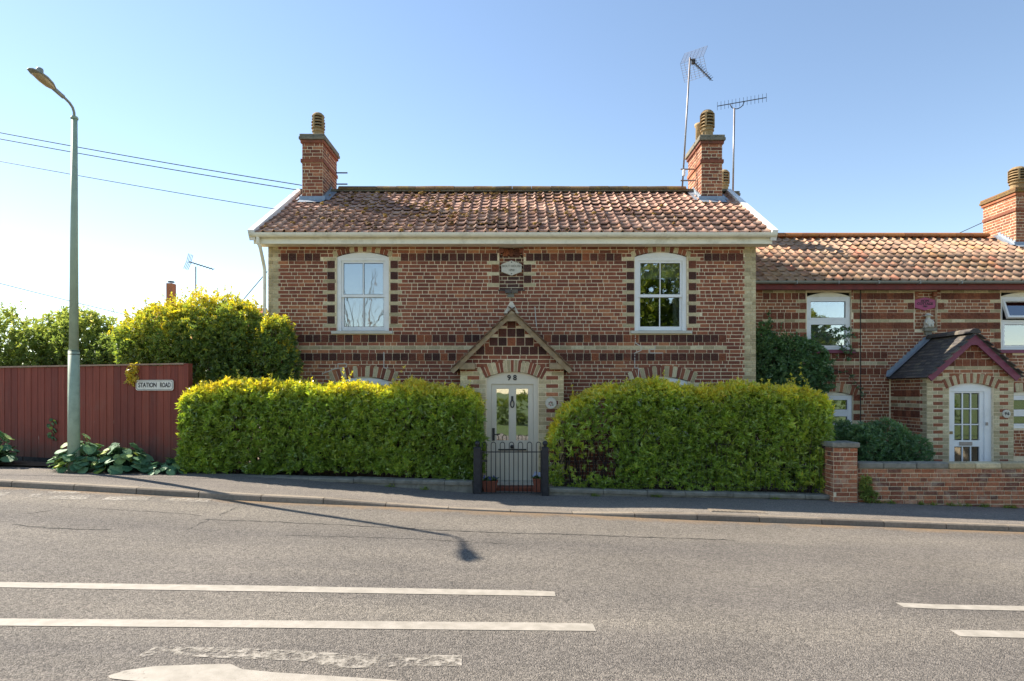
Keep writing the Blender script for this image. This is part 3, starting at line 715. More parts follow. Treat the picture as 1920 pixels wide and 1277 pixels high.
# pale repointed cracks
m = MB()
for pts in ([(1191, 628), (1191, 643), (1202, 650), (1202, 657), (1190, 662), (1190, 690), (1197, 690), (1197, 712)], [(1228, 648), (1228, 655), (1218, 655), (1218, 662), (1243, 662)], [(604, 701), (627, 692), (650, 688), (650, 682), (634, 682), (634, 690)], [(1003, 575), (1004, 592), (1006, 612)], [(720, 660), (720, 690), (728, 690)]):
    for (a, b), (c, d) in zip(pts[:-1], pts[1:]):
        u0, u1, v0, v1 = fx(a), fx(c), fz(b), fz(d); L = math.hypot(u1 - u0, v1 - v0); du, dv = (u1 - u0) / L, (v1 - v0) / L; t = .008
        q = front(HY).p
        m.add([q(u0 - dv * t, v0 + du * t, .0135), q(u1 - dv * t, v1 + du * t, .0135), q(u1 + dv * t, v1 - du * t, .0135), q(u0 + dv * t, v0 - du * t, .0135)], [(0, 1, 2, 3)])
tag(m.build("mortar_repair", M['repair'], hw), kind="stuff")
# niche with the date stone
fn = front(HY + .10); NW = Wall(fn, na, nb, v(0), fz(545), CH)
m = MB(); m.fbox(fn, na - .01, nb + .01, fz(547), fz(460), -.05, 0); nbk = m.build("niche", M['mortar'], house)
NW.vt = 4.490
NW.bond('brick', -2, 10); NW.lay(nbk, {'brick': M['rosette']}, names=FN)  # darker clay than the wall: shade of the recess put into the colour
fh = front(HY)
m = MB()                                                    # stepped corbels at the top of the niche
for k, (a, b) in enumerate(((936, 944), (974, 982))):
    m.fbox(fh, fx(a), fx(b), fz(474), fz(466), -.06, .004, .3)
m.fbox(fh, na, fx(939), fz(478), fz(473.8), -.06, .002, .5); m.fbox(fh, fx(979), nb, fz(478), fz(473.8), -.06, .002, .5)
m.build("corbel", M['brick'], nbk)
for u in (949, 959, 969): place("rosette_tile", ros, nbk, (fx(u), HY + .07, fz(472)))
hexa = lambda c0, c1, w, h, e: [(c0 - w, c1 - h * e), (c0, c1 - h), (c0 + w, c1 - h * e), (c0 + w, c1 + h * e), (c0, c1 + h), (c0 - w, c1 + h * e)]
cu, cv = fx(959), fz(502)
pl = MB().prism(fn, hexa(cu, cv, .2, .148, .5), .005, .075).build("date_stone", M['plaque'], house)
text_mesh("lettering", "BOLT HOUSE", .062, M['fadeink'], (cu, HY + .10 - .076, cv + .035), pl, bold=.0005)
text_mesh("lettering", "1898", .06, M['fadeink'], (cu, HY + .10 - .076, cv - .045), pl, bold=.0005)
for q in (.115, -.115): MB().fbox(fn, cu - .01, cu + .01, cv + q - .01, cv + q + .01, .074, .079).build("fixing", M['ink'], pl)
m = MB(); m.fbox(fh, fx(947), fx(958.4), fz(550), fz(543.6), -.07, .06); m.build("bracket_stone", M['darktile'], nbk)
m = MB(); m.fbox(fh, fx(959.2), fx(971), fz(550), fz(543.6), -.07, .058); m.build("bracket_stone", M['darktile'], nbk)
m = MB(); m.fbox(fh, fx(952), fx(964), fz(557.5), fz(550.3), -.07, .03); m.build("bracket_stone", M['stone'], nbk)
m = MB(); m.fbox(fh, na - .02, nb + .02, fz(545.5), fz(543.5), -.065, .016); m.build("niche_sill", M['darktile'], nbk)

def sash_window(a, b, z0, zs, rise, fr, blind=None, curtains=False, label=None):
    """box sash with an arched head panel, two panes above and two below"""
    m = MB(); t = .075
    m.fbox(fr, a, a + t, z0, zs, -.14, -.035); m.fbox(fr, b - t, b, z0, zs, -.14, -.035)
    m.fbox(fr, a + t, b - t, zs - .07, zs, -.14, -.036)
    m.prism(fr, arc_top(a, b, zs + .001, rise), -.14, -.03)
    w = m.build("window", M['white'], house)
    if label: w["label"] = label
    zm = z0 + (zs - z0) * .475; a2, b2 = a + t, b - t
    for nm, c, d, w0, w1, bot in (("upper_sash", zm - .02, zs - .07, -.10, -.06, .055), ("lower_sash", z0 + .02, zm + .03, -.135, -.095, .075)):
        m = MB(); tt = .042; frame_bars(m, fr, a2 + .002, b2 - .002, c, d, tt, w0, w1, bot)
        m.fbox(fr, (a2 + b2) / 2 - .009, (a2 + b2) / 2 + .009, c + bot, d - tt, w0 + .005, w1 - .002)
        m.build(nm, M['white'], w)
        for p, q in ((a2 + tt, (a2 + b2) / 2 - .009), ((a2 + b2) / 2 + .009, b2 - tt)): pane(fr, p, q, c + bot, d - tt, (w0 + w1) / 2, w)
    m = MB(); m.fbox(fr, a - .09, b + .09, z0 - .055, z0, -.12, .075); m.build("sill", M['sill'], w)
    room(fr, a, b, z0, zs, 2.4, w, -.15)
    if blind:
        m = MB(); n = 5
        for k in range(n):
            z1 = zs - .08 - (blind) * k / n; z2 = zs - .08 - blind * (k + 1) / n
            m.add([fr.p(a2, z1, -.15), fr.p(b2, z1, -.15), fr.p(b2, z2, -.142 - .012 * (k % 2)), fr.p(a2, z2, -.142 - .012 * (k % 2))], [(0, 1, 2, 3)])
        m.build("blind", M['blind'], w)
    if curtains:
        for s0, s1 in curtains:
            m = MB(); n = 14; P = []
            for k in range(n + 1):
                u = s0 + (s1 - s0) * k / n; ww = -.26 + .02 * math.sin(k * 2.1); P += [fr.p(u, z0 - .1, ww), fr.p(u, zs, ww)]
            m.add(P, [(2 * k, 2 * k + 2, 2 * k + 3, 2 * k + 1) for k in range(n)]); m.build("curtain", M['curtain'], w)
    return w
(a, b), (c, d) = win_up
sash_window(a + .004, b - .004, fz(621), fz(481.5), fz(473) - fz(481.5), fh, blind=.62, curtains=((a, b),), label="left upstairs sash window with pale blind drawn behind it")
sash_window(c + .004, d - .004, fz(620.5), fz(481.5), fz(473) - fz(481.5), fh, blind=.34, curtains=((d - .22, d),), label="right upstairs sash window with short cream blind")
for a, b in win_lo: sash_window(a + .004, b - .004, .86, fz(715), fz(708) - fz(715), fh)

# eaves, gutter, roof
EY, EZ, RY, RZ = 12.45, 4.80, 15.15, 6.40
RL, RR = -5.12, 4.95
m = MB(); m.box(RL + .05, RR - .05, EY + .06, HY + .02, 4.62, 4.655); m.box(RL + .03, RR - .03, EY + .035, EY + .062, 4.61, 4.80); m.build("fascia", M['pvc'], house)
m = MB(); n = 9; P = []                                    # half-round gutter
for xq in (RL - .02, RR + .02):
    for r in (.066, .058):
        P += [(xq, EY - .035 - r * math.cos(math.pi * k / n), 4.80 - r * 1.25 * math.sin(math.pi * k / n)) for k in range(n + 1)]
N1 = n + 1
f = [(k, k + 1, 2 * N1 + k + 1, 2 * N1 + k) for k in range(n)] + [(N1 + k, 3 * N1 + k, 3 * N1 + k + 1, N1 + k + 1) for k in range(n)] + [(k, N1 + k, N1 + k + 1, k + 1) for k in range(n)] + [(2 * N1 + k, 2 * N1 + k + 1, 3 * N1 + k + 1, 3 * N1 + k) for k in range(n)] + [(0, 2 * N1, 3 * N1, N1), (n, N1 + n, 3 * N1 + n, 2 * N1 + n)]
m.add(P, f)
gut = m.build("gutter", M['pvc'], house)
for px in (680, 876, 1067, 1250):
    m = MB(); xq = X(px, EY); m.add([(xq + s, EY - .035 - .072 * math.cos(math.pi * k / n), 4.802 - .09 * math.sin(math.pi * k / n)) for s in (-.04, .04) for k in range(n + 1)], [(k, k + 1, N1 + k + 1, N1 + k) for k in range(n)])
    m.build("gutter_joint", M['pvc'], gut)
m = MB(); xd = HL - .05
m.tube([(RL + .14, EY - .035, 4.74), (RL + .14, EY - .03, 4.62), (RL + .16, EY + .02, 4.55), (xd, HY - .1, 4.25), (xd, HY - .06, 4.16), (xd, HY - .05, 0.3)], .034, 10)
m.build("downpipe", M['pvc'], house)
m = MB()
for s in (0, -.05):
    m.add([(RL, EY, EZ + s), (RR, EY, EZ + s), (RR, RY, RZ + s), (RL, RY, RZ + s), (RR, 2 * RY - EY, EZ + s), (RL, 2 * RY - EY, EZ + s)], [(0, 1, 2, 3), (3, 2, 4, 5)])
roof = m.build("roof", M['pantile'], house)
LC, RC = (-4.80, -4.345), (4.11, 4.57)
in_ch = lambda x, y: any(a - .1 < x < b + .1 for a, b in (LC, RC)) and 14.40 < y
RD, RN = pantile_roof(roof, RL + .06, RR - .06, EY, EZ, RY, RZ, .203, .272, M['pantile'], skip=in_ch)
for s, xx in ((-1, RL), (1, RR)):                            # white verge boards
    m = MB(); q = []
    for xo in (xx - .03, xx + .085) if s < 0 else (xx - .085, xx + .03):
        for (y, z) in ((EY - .06, EZ - .05), (RY, RZ + .0)):
            q += [Vector((xo, y, z)) - RN * .10, Vector((xo, y, z)) + RN * .105]
    m.add(q, [(0, 1, 5, 4), (1, 3, 7, 5), (3, 2, 6, 7), (2, 0, 4, 6), (0, 2, 3, 1), (4, 5, 7, 6)])
    m.build("verge_board", M['white'], house)
m = MB(); m.box(RL + .05, RR - .05, RY - .11, RY + .11, RZ + .02, RZ + .075); m.build("ridge_bedding", M['cement'], roof)
xq = RL + .05
while xq < RR - .3:
    L = .45
    if not any(a - .2 < xq + L / 2 < b + .2 for a, b in (LC, RC)):
        m = MB(); P = [(x_, RY + .135 * math.cos(t), RZ + .045 + .115 * math.sin(t) + dz) for x_, dz in ((xq + .004, R.uniform(0, .01)), (xq + L - .004, R.uniform(0, .012))) for t in [math.pi * k / 8 for k in range(9)]]
        m.add(P, [(k, k + 1, 10 + k, 9 + k) for k in range(8)] + [tuple(range(9)), tuple(range(17, 8, -1))], R.random()); m.build("ridge_tile", M['ridge'], roof)
    xq += L
def moss(name, n, x0, x1, ye, ze, dirs, nrm, sl, size, bias, mat, label):
    m = MB()
    for _ in range(n):
        x_ = R.gauss(bias[0], bias[1]) if bias else R.uniform(x0, x1)
        if not x0 < x_ < x1: continue
        c = Vector((x_, ye, ze)) + dirs * (R.random() ** .8 * sl) + nrm * .055; r = size * R.uniform(.4, 1.2)
        t1 = dirs.cross(nrm); n1, n2 = 6, 3; P = []
        for i in range(n2):
            e = i / n2 * math.pi / 2
            for k in range(n1):
                a = 2 * math.pi * k / n1; j = R.uniform(.75, 1.25)
                P.append(c + (t1 * math.cos(a) * 1.2 + dirs * math.sin(a)) * r * math.cos(e) * j + nrm * r * .8 * math.sin(e) * j)
        P.append(c + nrm * r * .8)
        f = [(i * n1 + k, i * n1 + (k + 1) % n1, (i + 1) * n1 + (k + 1) % n1, (i + 1) * n1 + k) for i in range(n2 - 1) for k in range(n1)] + [((n2 - 1) * n1 + k, (n2 - 1) * n1 + (k + 1) % n1, n2 * n1) for k in range(n1)]
        m.add(P, f, R.random())
    o = m.build(name, mat); tag(o, label, "moss", kind="stuff"); return o
SL = math.hypot(RY - EY, RZ - EZ)
mo = moss("moss", 330, RL + .2, RR - .2, EY, EZ, RD, RN, SL, .042, (-1.2, 2.2), M['moss'], "clumps of ochre moss on the house roof tiles")
# chimneys
def chimney(parent, x0, x1, y0, y1, zb, zt, mat, vis, label, capm=M['cement'], band=None):
    m = MB(); m.box(x0, x1, y0, y1, zb - .6, zt - .2)
    ch = m.build("chimney", M['mortar'], parent); ch["label"] = label
    frs = [(front(y0), x0, x1), (side_r(x1) if vis > 0 else side_l(x0), y0, y1), (side_l(x0) if vis > 0 else side_r(x1), y0, y1)]
    for i, (fr, a, b) in enumerate(frs):
        w = Wall(fr, a, b, zt - .19, zb - .5, .0745); w.bond('brick', 0, int((zt - zb + .3) / .0745), st=.215)
        w.lay(ch, {'brick': mat}, cap=300 if i < 2 else 0)
    for k, (o, z0, z1) in enumerate(((.035, zt - .2, zt - .13), (.065, zt - .127, zt - .06), (.05, zt - .057, zt))):
        m = MB().bbox(x0 - o, x1 + o, y0 - o, y1 + o, z0, z1, .008); m.build("chimney_cap", mat if k == 0 else capm, ch)
    z = band or (zb + (zt - zb) * .55)
    m = MB()
    for (p, q, r_, s_) in ((x0 - .03, x1 + .03, y0 - .03, y0 + .02), (x0 - .03, x0 + .02, y0 + .02, y1), (x1 - .02, x1 + .03, y0 + .02, y1)): m.box(p, q, r_, s_, z, z + .075, R.random())
    m.build("string_course", mat, ch)
    return ch
def roof_z(y): return EZ + (y - EY) * (RZ - EZ) / (RY - EY)
lch = chimney(house, *LC, 14.44, 15.56, 6.1, 7.50, M['stack'], 1, "left chimney with a single louvred pot")
rch = chimney(house, *RC, 14.44, 15.56, 6.1, 7.48, M['stack'], -1, "right chimney with two pots and aerials beside it")
for ch, (a, b), s in ((lch, LC, 1), (rch, RC, -1)):
    m = MB(); zf = roof_z(14.44)
    m.add([(a - .06, 14.425, zf + .14), (b + .06, 14.425, zf + .14), (b + .06, 14.40, zf + .05), (a - .06, 14.40, zf + .05), (b + .06, 14.26, zf - .04), (a - .06, 14.26, zf - .04)], [(3, 2, 1, 0), (5, 4, 2, 3)])
    for xs_, e in ((a - .013, -1), (b + .013, 1)):
        for k in range(7):
            y = 14.44 + k * .1; z = roof_z(y)
            m.add([(xs_, y, z - .02), (xs_, y + .1, z + .04), (xs_, y + .1, z + .19), (xs_, y, z + .19)], [(0, 1, 2, 3)])
            m.add([(xs_, y, z + .07), (xs_, y + .1, z + .135), (xs_ + e * .14, y + .1, z + .125), (xs_ + e * .14, y, z + .06)], [(0, 1, 2, 3)])
    m.build("flashing", M['lead'], ch)
o, fl = louvre_pot((-4.57, 14.85, 7.5), .66, .148, lch); place("flue_liner", fl.mesh("flue_liner", M['soot']), lch, (-4.57, 14.85, 7.5))
o, fl = louvre_pot((4.345, 14.8, 7.48), .72, .158, rch); place("flue_liner", fl.mesh("flue_liner", M['soot']), rch, (4.345, 14.8, 7.48))
m = MB().lathe((4.32, 15.25, 7.48), [(.12, 0), (.115, .5), (.14, .53), (.14, .58), (.10, .58), (.09, .3)], 16); m.build("chimney_pot", M['pot'], rch, True)
for z in (7.0, 6.73):
    MB().tube([(-4.35, 15.5, z), (-4.07, 15.5, z)], .016, 6).build("stay_bracket", M['iron'], lch)

# ------------------------------------------------------------------ porch and front door
PYF = 11.85
ux = lambda px: X(px, PYF)
uz = lambda py: Z(py, PYF)
porch = MB(); pfr = front(PYF)
pl0, pr0, pc = ux(863), ux(1057), ux(959)
da, db = ux(912), ux(1009)
zs_d, zc_d = uz(709), uz(697)
eav, apx = uz(684), uz(590)
PW = Wall(pfr, pl0, pr0, uz(666), -.1, .0755); PW.vt_all = eav + .1
slope = (apx - eav) / (pc - pl0)
PW.clip = lambda z: (pl0, pr0) if z < eav else (pl0 + (z - eav) / slope, pr0 - (z - eav) / slope)
PW.opening(da, db, 0, zc_d)
prm = rosette_mesh("rosette_tile", .150, None).mesh("rosette_tile", M['rosette'])
for r, n in enumerate((8, 5, 3, 1)):
    zc = uz(657.5) + r * .163
    PW.rosettes([pc + (i - (n - 1) / 2) * .163 for i in range(n)], zc, .150, prm)
PW.arcs.append(arch_geo(da - .03, db + .03, zs_d, zc_d - zs_d, .215, 1.1))
for k in range(1, 30):
    z1, z0 = PW.v(k) - .004, PW.v(k + 1) + .004
    for s in (-1, 1):
        A, B = (pl0, da - .012) if s < 0 else (db + .012, pr0)
        if z1 > uz(694): continue
        if k % 2:
            c0 = A + .125 if s < 0 else A + .13
            PW.piece('buff', A, c0 - .005, z0, z1); PW.piece('brick', c0 + .005, c0 + .225, z0, z1); PW.piece('buff', c0 + .235, B, z0, z1)
        else:
            c0 = A + (B - A) * .5
            PW.piece('buff', A, c0 - .005, z0, z1); PW.piece('buff', c0 + .005, B, z0, z1)
PW.bond('brick', -14, 6)
PW.backing(porch, .1)
q = pfr.p
porch.add([q(pl0, eav + .1), q(pr0, eav + .1), q(pc + .03, apx + .02), q(pc - .03, apx + .02)], [(0, 1, 2, 3)])
for xx, s in ((pl0, -1), (pr0, 1)): porch.add([(xx, PYF, -.1), (xx, HY, -.1), (xx, HY, eav + .1), (xx, PYF, eav + .1)], [(0, 1, 2, 3) if s > 0 else (3, 2, 1, 0)])
po = porch.build("porch", M['mortar'], house)
PW.pieces = {k: [p for p in L if p[3] < eav + .12 or (p[1] - p[0]) > .02] for k, L in PW.pieces.items()}
PW.lay(po, FM, lambda a, b, c, d: c > .2, names=FN)
for xx, fr_ in ((pl0, side_l(pl0)), (pr0, side_r(pr0))):
    w = Wall(fr_, PYF + .01, HY - .01, eav, 0, .0755); w.bond('brick', 0, 28); w.lay(po, FM, cap=0, names=FN)
voussoirs(pfr, po, da - .03, db + .03, zs_d, zc_d - zs_d, .215, 19, "BRRBBRRBBRBRBBRRBRRB", {'B': M['buff'], 'R': M['brick']}, flare=1.1, names={'B': 'buff_arch_brick', 'R': 'arch_brick'})
# porch roof
PRF = 11.64
M['bargestone'] = plain('weathered_barge_timber', srgb(160, 142, 114), .9, var=.25, scale=9, bump=.6, bscale=50, dirt=srgb(110, 100, 84), dirt_amt=.6)
for s in (-1, 1):
    ex = pc + s * ((pr0 - pl0) / 2 + .14); ez = uz(690) - .03; az = apx + .06
    al = Vector((0, 1, 0)); up = Vector((pc - ex, 0, az - ez)); L = up.length; up.normalize(); nr = Vector((s * up.z, 0, abs(up.x)))
    m = MB(); P = []
    for y in (PRF + .02, HY):
        for t in (0, L): P += [Vector((ex, y, ez)) + up * t - nr * .03, Vector((ex, y, ez)) + up * t + nr * .01]
    m.add(P, [(0, 1, 3, 2), (4, 6, 7, 5), (0, 4, 5, 1), (2, 3, 7, 6), (1, 5, 7, 3), (0, 2, 6, 4)]); m.build("roof_slope", M['porchtile'], po)
    plates(po, "roof_tile", Vector((ex, PRF, ez)) - up * .03, al, up, nr, 7, int(L / .098) + 1, .166, .098, M['porchtile'], th=.016)
    m = MB(); P = []                                        # barge board
    for y in (PRF + .015 + .004 * (s > 0), PRF + .055 + .004 * (s > 0)):
        for t in (-.02, L - .01): P += [Vector((ex, y, ez)) + up * t - nr * .085, Vector((ex, y, ez)) + up * t - nr * .004]
    m.add(P, [(0, 1, 3, 2), (4, 6, 7, 5), (0, 4, 5, 1), (2, 3, 7, 6), (1, 5, 7, 3), (0, 2, 6, 4)]); m.build("barge_board", M['bargestone'], po)
    m = MB().bbox(pc + s * ((pr0 - pl0) / 2 - .13) - .13, pc + s * ((pr0 - pl0) / 2 - .13) + .16, PRF + .06, PYF, eav - .09, eav + .03, .01); m.build("corbel_stone", M['bargestone'], po)
MB().add([(pc - .16, y, apx - .14) for y in (PRF + .010, PRF + .052)] + [(pc + .16, y, apx - .14) for y in (PRF + .010, PRF + .052)] + [(pc, y, apx + .06) for y in (PRF + .010, PRF + .052)], [(0, 2, 4), (1, 5, 3), (0, 1, 3, 2), (2, 3, 5, 4), (4, 5, 1, 0)]).build('apex_board', M['bargestone'], po)
m = MB().add([(pc - .135, PRF + .004, apx + .0), (pc + .135, PRF + .004, apx + .0), (pc + .018, PRF + .0, apx + .215), (pc - .018, PRF + .0, apx + .215), (pc - .135, PRF + .25, apx + .0), (pc + .135, PRF + .25, apx + .0), (pc + .018, PRF + .1, apx + .21), (pc - .018, PRF + .1, apx + .21)], [(0, 1, 2, 3), (1, 5, 6, 2), (5, 4, 7, 6), (4, 0, 3, 7), (3, 2, 6, 7), (0, 4, 5, 1)])
m.build("finial", M['plaque'], po)
m = MB()
for k in range(4):
    y = PRF + .25 + k * .27; P = [(pc + .11 * math.cos(t), y_, apx + .01 + .10 * math.sin(t)) for y_ in (y, y + .265) for t in [math.pi * i / 6 for i in range(7)]]
    MB().add(P, [(i, i + 1, 8 + i, 7 + i) for i in range(6)]).build("ridge_tile", M['porchtile'], po)
# door
dfr = front(PYF + .08)
m = MB(); zd0 = uz(903)
m.fbox(dfr, da, da + .085, zd0, zs_d, -.1, .03); m.fbox(dfr, db - .085, db, zd0, zs_d, -.1, .03); m.fbox(dfr, da + .085, db - .085, uz(720), zs_d, -.1, .03)
m.prism(dfr, arc_top(da, db, zs_d + .001, zc_d - zs_d), -.1, .032)
m.build("door_frame", M['door'], house)
lfa, lfb, lz0, lz1 = da + .088, db - .088, zd0 + .012, uz(720) - .004
gz0, gz1 = uz(828), uz(728); g1a, g1b, g2a, g2b = ux(929.5), ux(955), ux(966.5), ux(991.5)
m = MB(); T = dict(w0=-.05, w1=0.0)
m.fbox(dfr, lfa, g1a, lz0, lz1, -.05, 0); m.fbox(dfr, g2b, lfb, lz0, lz1, -.05, 0); m.fbox(dfr, g1b, g2a, lz0, lz1, -.05, 0)
for a, b in ((g1a, g1b), (g2a, g2b)):
    m.fbox(dfr, a, b, gz1, lz1, -.05, -.001); m.fbox(dfr, a, b, uz(846), gz0, -.05, -.001); m.fbox(dfr, a, b, lz0, uz(886), -.05, -.001); m.fbox(dfr, a, b, uz(886), uz(846), -.05, -.012)
    for e0, e1, e2, e3 in ((a, a + .012, gz0, gz1), (b - .012, b, gz0, gz1), (a + .012, b - .012, gz1 - .012, gz1), (a + .012, b - .012, gz0, gz0 + .012)): m.fbox(dfr, e0, e1, e2, e3, -.04, -.008)
    m.fbox(dfr, a + .02, b - .02, uz(882), uz(850), -.012, -.006)
door = m.build("front_door", M['door'], house)
for a, b in ((g1a, g1b), (g2a, g2b)): pane(dfr, a, b, gz0, gz1, -.025, door)
m = MB().fbox(dfr, ux(922.5), ux(927.5), uz(827), uz(803), 0, .012); m.tube([dfr.p(ux(925), uz(815), .01), dfr.p(ux(925), uz(815), .05), dfr.p(ux(937), uz(815), .05)], .008, 8); m.build("handle", M['iron'], door)
kx, kz = ux(960.5), uz(752)
m = MB().fbox(dfr, kx - .02, kx + .02, kz, kz + .09, 0, .02)
m.tube([dfr.p(kx + .032 * math.sin(t), kz - .055 + .065 * math.cos(t), .03) for t in [2 * math.pi * i / 14 for i in range(15)]], .010, 6); m.build("knocker", M['iron'], door)
m = MB(); c = dfr.p(ux(960), uz(838), .04); m.tube([c + Vector((0, .04, 0)), c + Vector((0, .015, 0)), c + Vector((0, 0, 0)), c - Vector((0, .02, 0)), c - Vector((0, .03, 0))], [.015, .02, .036, .03, .01], 14); m.build("door_knob", M['iron'], door)
m = MB().fbox(dfr, ux(934), ux(987), uz(845.5), uz(842.5), 0, .012); m.build("letter_plate", M['iron'], door)
text_mesh("door_number", "9", .135, M['ink'], dfr.p(ux(954.5), uz(708.5), .034), house, extr=.006, bold=.004)
text_mesh("door_number", "8", .135, M['ink'], dfr.p(ux(965.5), uz(708.5), .034), house, extr=.006, bold=.004)
m = MB().box(da - .02, db + .02, PYF - .12, PYF + .1, zd0 - .05, zd0 + .008); m.build("door_sill", M['sill'], house)
m = MB().bbox(da - .1, db + .1, PYF - .34, PYF + .02, zd0 - .2, zd0 - .055, .01); m.build("door_step", M['terracotta'], house)
room(dfr, da, db, zd0 + .3, zs_d, 2.0, house, -.12, .2)
# round flower plaque on the right pier
sc_ = thing("round_plaque", "small round white plaque with pink flower on the porch pier", "plaque", (ux(1033), PYF - .02, uz(756)))
c = Vector((ux(1033), PYF - .012, uz(756)))
m = MB(); n = 24
for r, w in ((.105, .012), (.1, .02), (.09, .022), (.085, .018)): m.v += [tuple(c + Vector((r * math.cos(2 * math.pi * k / n), -w, r * math.sin(2 * math.pi * k / n)))) for k in range(n)]
m.f = [(i * n + (k + 1) % n, i * n + k, (i + 1) * n + k, (i + 1) * n + (k + 1) % n) for i in range(3) for k in range(n)] + [tuple(range(3 * n, 4 * n))[::-1]] ; m.t = [0] * len(m.f)
m.build("disc", M['plaque'], sc_)
M['petal'] = plain('dusty_pink_glaze', srgb(176, 128, 118), .5); M['leafglaze'] = plain('grey_green_glaze', srgb(128, 132, 108), .5)
for k in range(7):
    a = k * .9; r = .02 + .007 * k
    p = c + Vector((math.cos(a) * r * .8, -.021, math.sin(a) * r * .7)); m = MB()
    m.add([p + Vector((.018 * math.cos(t), 0, .014 * math.sin(t))) for t in [2 * math.pi * i / 8 for i in range(8)]][::-1], [tuple(range(8))]); m.build("painted_petal", M['petal'] if k % 3 else M['leafglaze'], sc_)
# ------------------------------------------------------------------ the cottage next door
CYF = 14.7
gx_ = lambda px: X(px, CYF)
gz_ = lambda py: Z(py, CYF)
cot = thing("brick_cottage", "lower attached brick cottage with orange pantiles and plum trimmed porch", "house", (9.5, 16.5, -.3))
CL, CR, CC = HR - .0, 15.2, .0742
Wc = Wall(front(CYF), CL, CR, gz_(549.5), -.8, CC); Wc.vt_all = 4.16
ros2 = rosette_mesh("rosette_tile", .146, None).mesh("rosette_tile", M['rosette2'])
CN = {'brick': 'brick', 'buff': 'buff_brick'}; CMt = {'brick': M['brick2'], 'buff': M['buff']}
v2 = Wc.v
cw_up = [(gx_(1513), gx_(1596)), (gx_(1877), gx_(1960))]; cw_lo = [(gx_(1515), gx_(1599)), (gx_(1879), gx_(1963))]
for a, b in cw_up: Wc.opening(a, b, gz_(656), gz_(548))
for a, b in cw_lo: Wc.opening(a, b, gz_(803), gz_(735))
cna, cnb = gx_(1715), gx_(1757); Wc.opening(cna, cnb, gz_(618), gz_(546))
def crow(k, a, b, size=.156):
    n = max(1, round((gx_(b) - gx_(a)) / size)); s = (gx_(b) - gx_(a)) / n
    Wc.rosettes([gx_(a) + s * (i + .5) for i in range(n)], v2(k + 1), .144, ros2)
for k in (0, 6, 9):
    for a, b in ((1430, 1511), (1600, 1713), (1764, 1875)): crow(k, a, b)
for k in (18, 23): crow(k, 1375, 1664)
for k in (18,): crow(k, 1868, 1900)
for k, rr in ((8, ((1430, 1511), (1600, 1713), (1764, 1875))), (21, ((1375, 1664),)), (-1, ((1600, 1713), (1764, 1875), (1430, 1511)))):
    for a, b in rr:
        n = max(1, round((gx_(b) - gx_(a)) / .25)); s = (gx_(b) - gx_(a)) / n
        for i in range(n): Wc.piece('buff', gx_(a) + s * i + .004, gx_(a) + s * (i + 1) - .004, v2(k + 1) + .004, v2(k) - .004)
for (a, b) in cw_up + [(cna, cnb)]:
    lo = 18 if (a, b) in cw_up else 9
    for k in range(2, lo, 3):
        if k != 8: Wc.piece('buff', a - .24, a - .012, v2(k + 1) + .004, v2(k) - .004); Wc.piece('buff', b + .012, b + .24, v2(k + 1) + .004, v2(k) - .004)
        if k not in (5, 8): Wc.rosettes([a - .085, b + .085], v2(k + 2), .142, ros2)
    Wc.block(a - .09, b + .09, gz_(663), gz_(655))
for (a, b) in cw_lo:
    Wc.arcs.append(arch_geo(a - .03, b + .03, gz_(742), gz_(734) - gz_(742), .2, 1.08))
    for k in range(30, 42, 3): Wc.piece('buff', b + .012, b + .24, v2(k + 1) + .004, v2(k) - .004); Wc.rosettes([b + .085], v2(k + 2), .142, ros2)
Wc.block(8.45, 10.45, -1, 2.05)
Wc.bond('brick', -2, 50)
m = MB(); Wc.backing(m)
m.add([(CR, CYF, -.8), (CR, 19, -.8), (CR, 19, 4.1), (CR, 16.95, 5.68), (CR, CYF, 4.1)], [(0, 1, 2, 3, 4)])
cwl = m.build("wall", M['mortar'], cot)
Wc.lay(cwl, CMt, lambda a, b, c, d: a > gx_(1418) and b < gx_(1915) and c > 1.0 and not (b < gx_(1545) and c < 3.0) and not (8.2 < b and a < 10.6 and c < 3.05 - abs(b - 9.4) * .9), names=CN)
fc = front(CYF)
for (a, b) in cw_lo: voussoirs(fc, cwl, a - .03, b + .03, gz_(742), gz_(734) - gz_(742), .2, 15, "BRRBRB", {'B': M['buff'], 'R': M['brick2']}, names={'B': 'buff_arch_brick', 'R': 'arch_brick'}, flare=1.08)
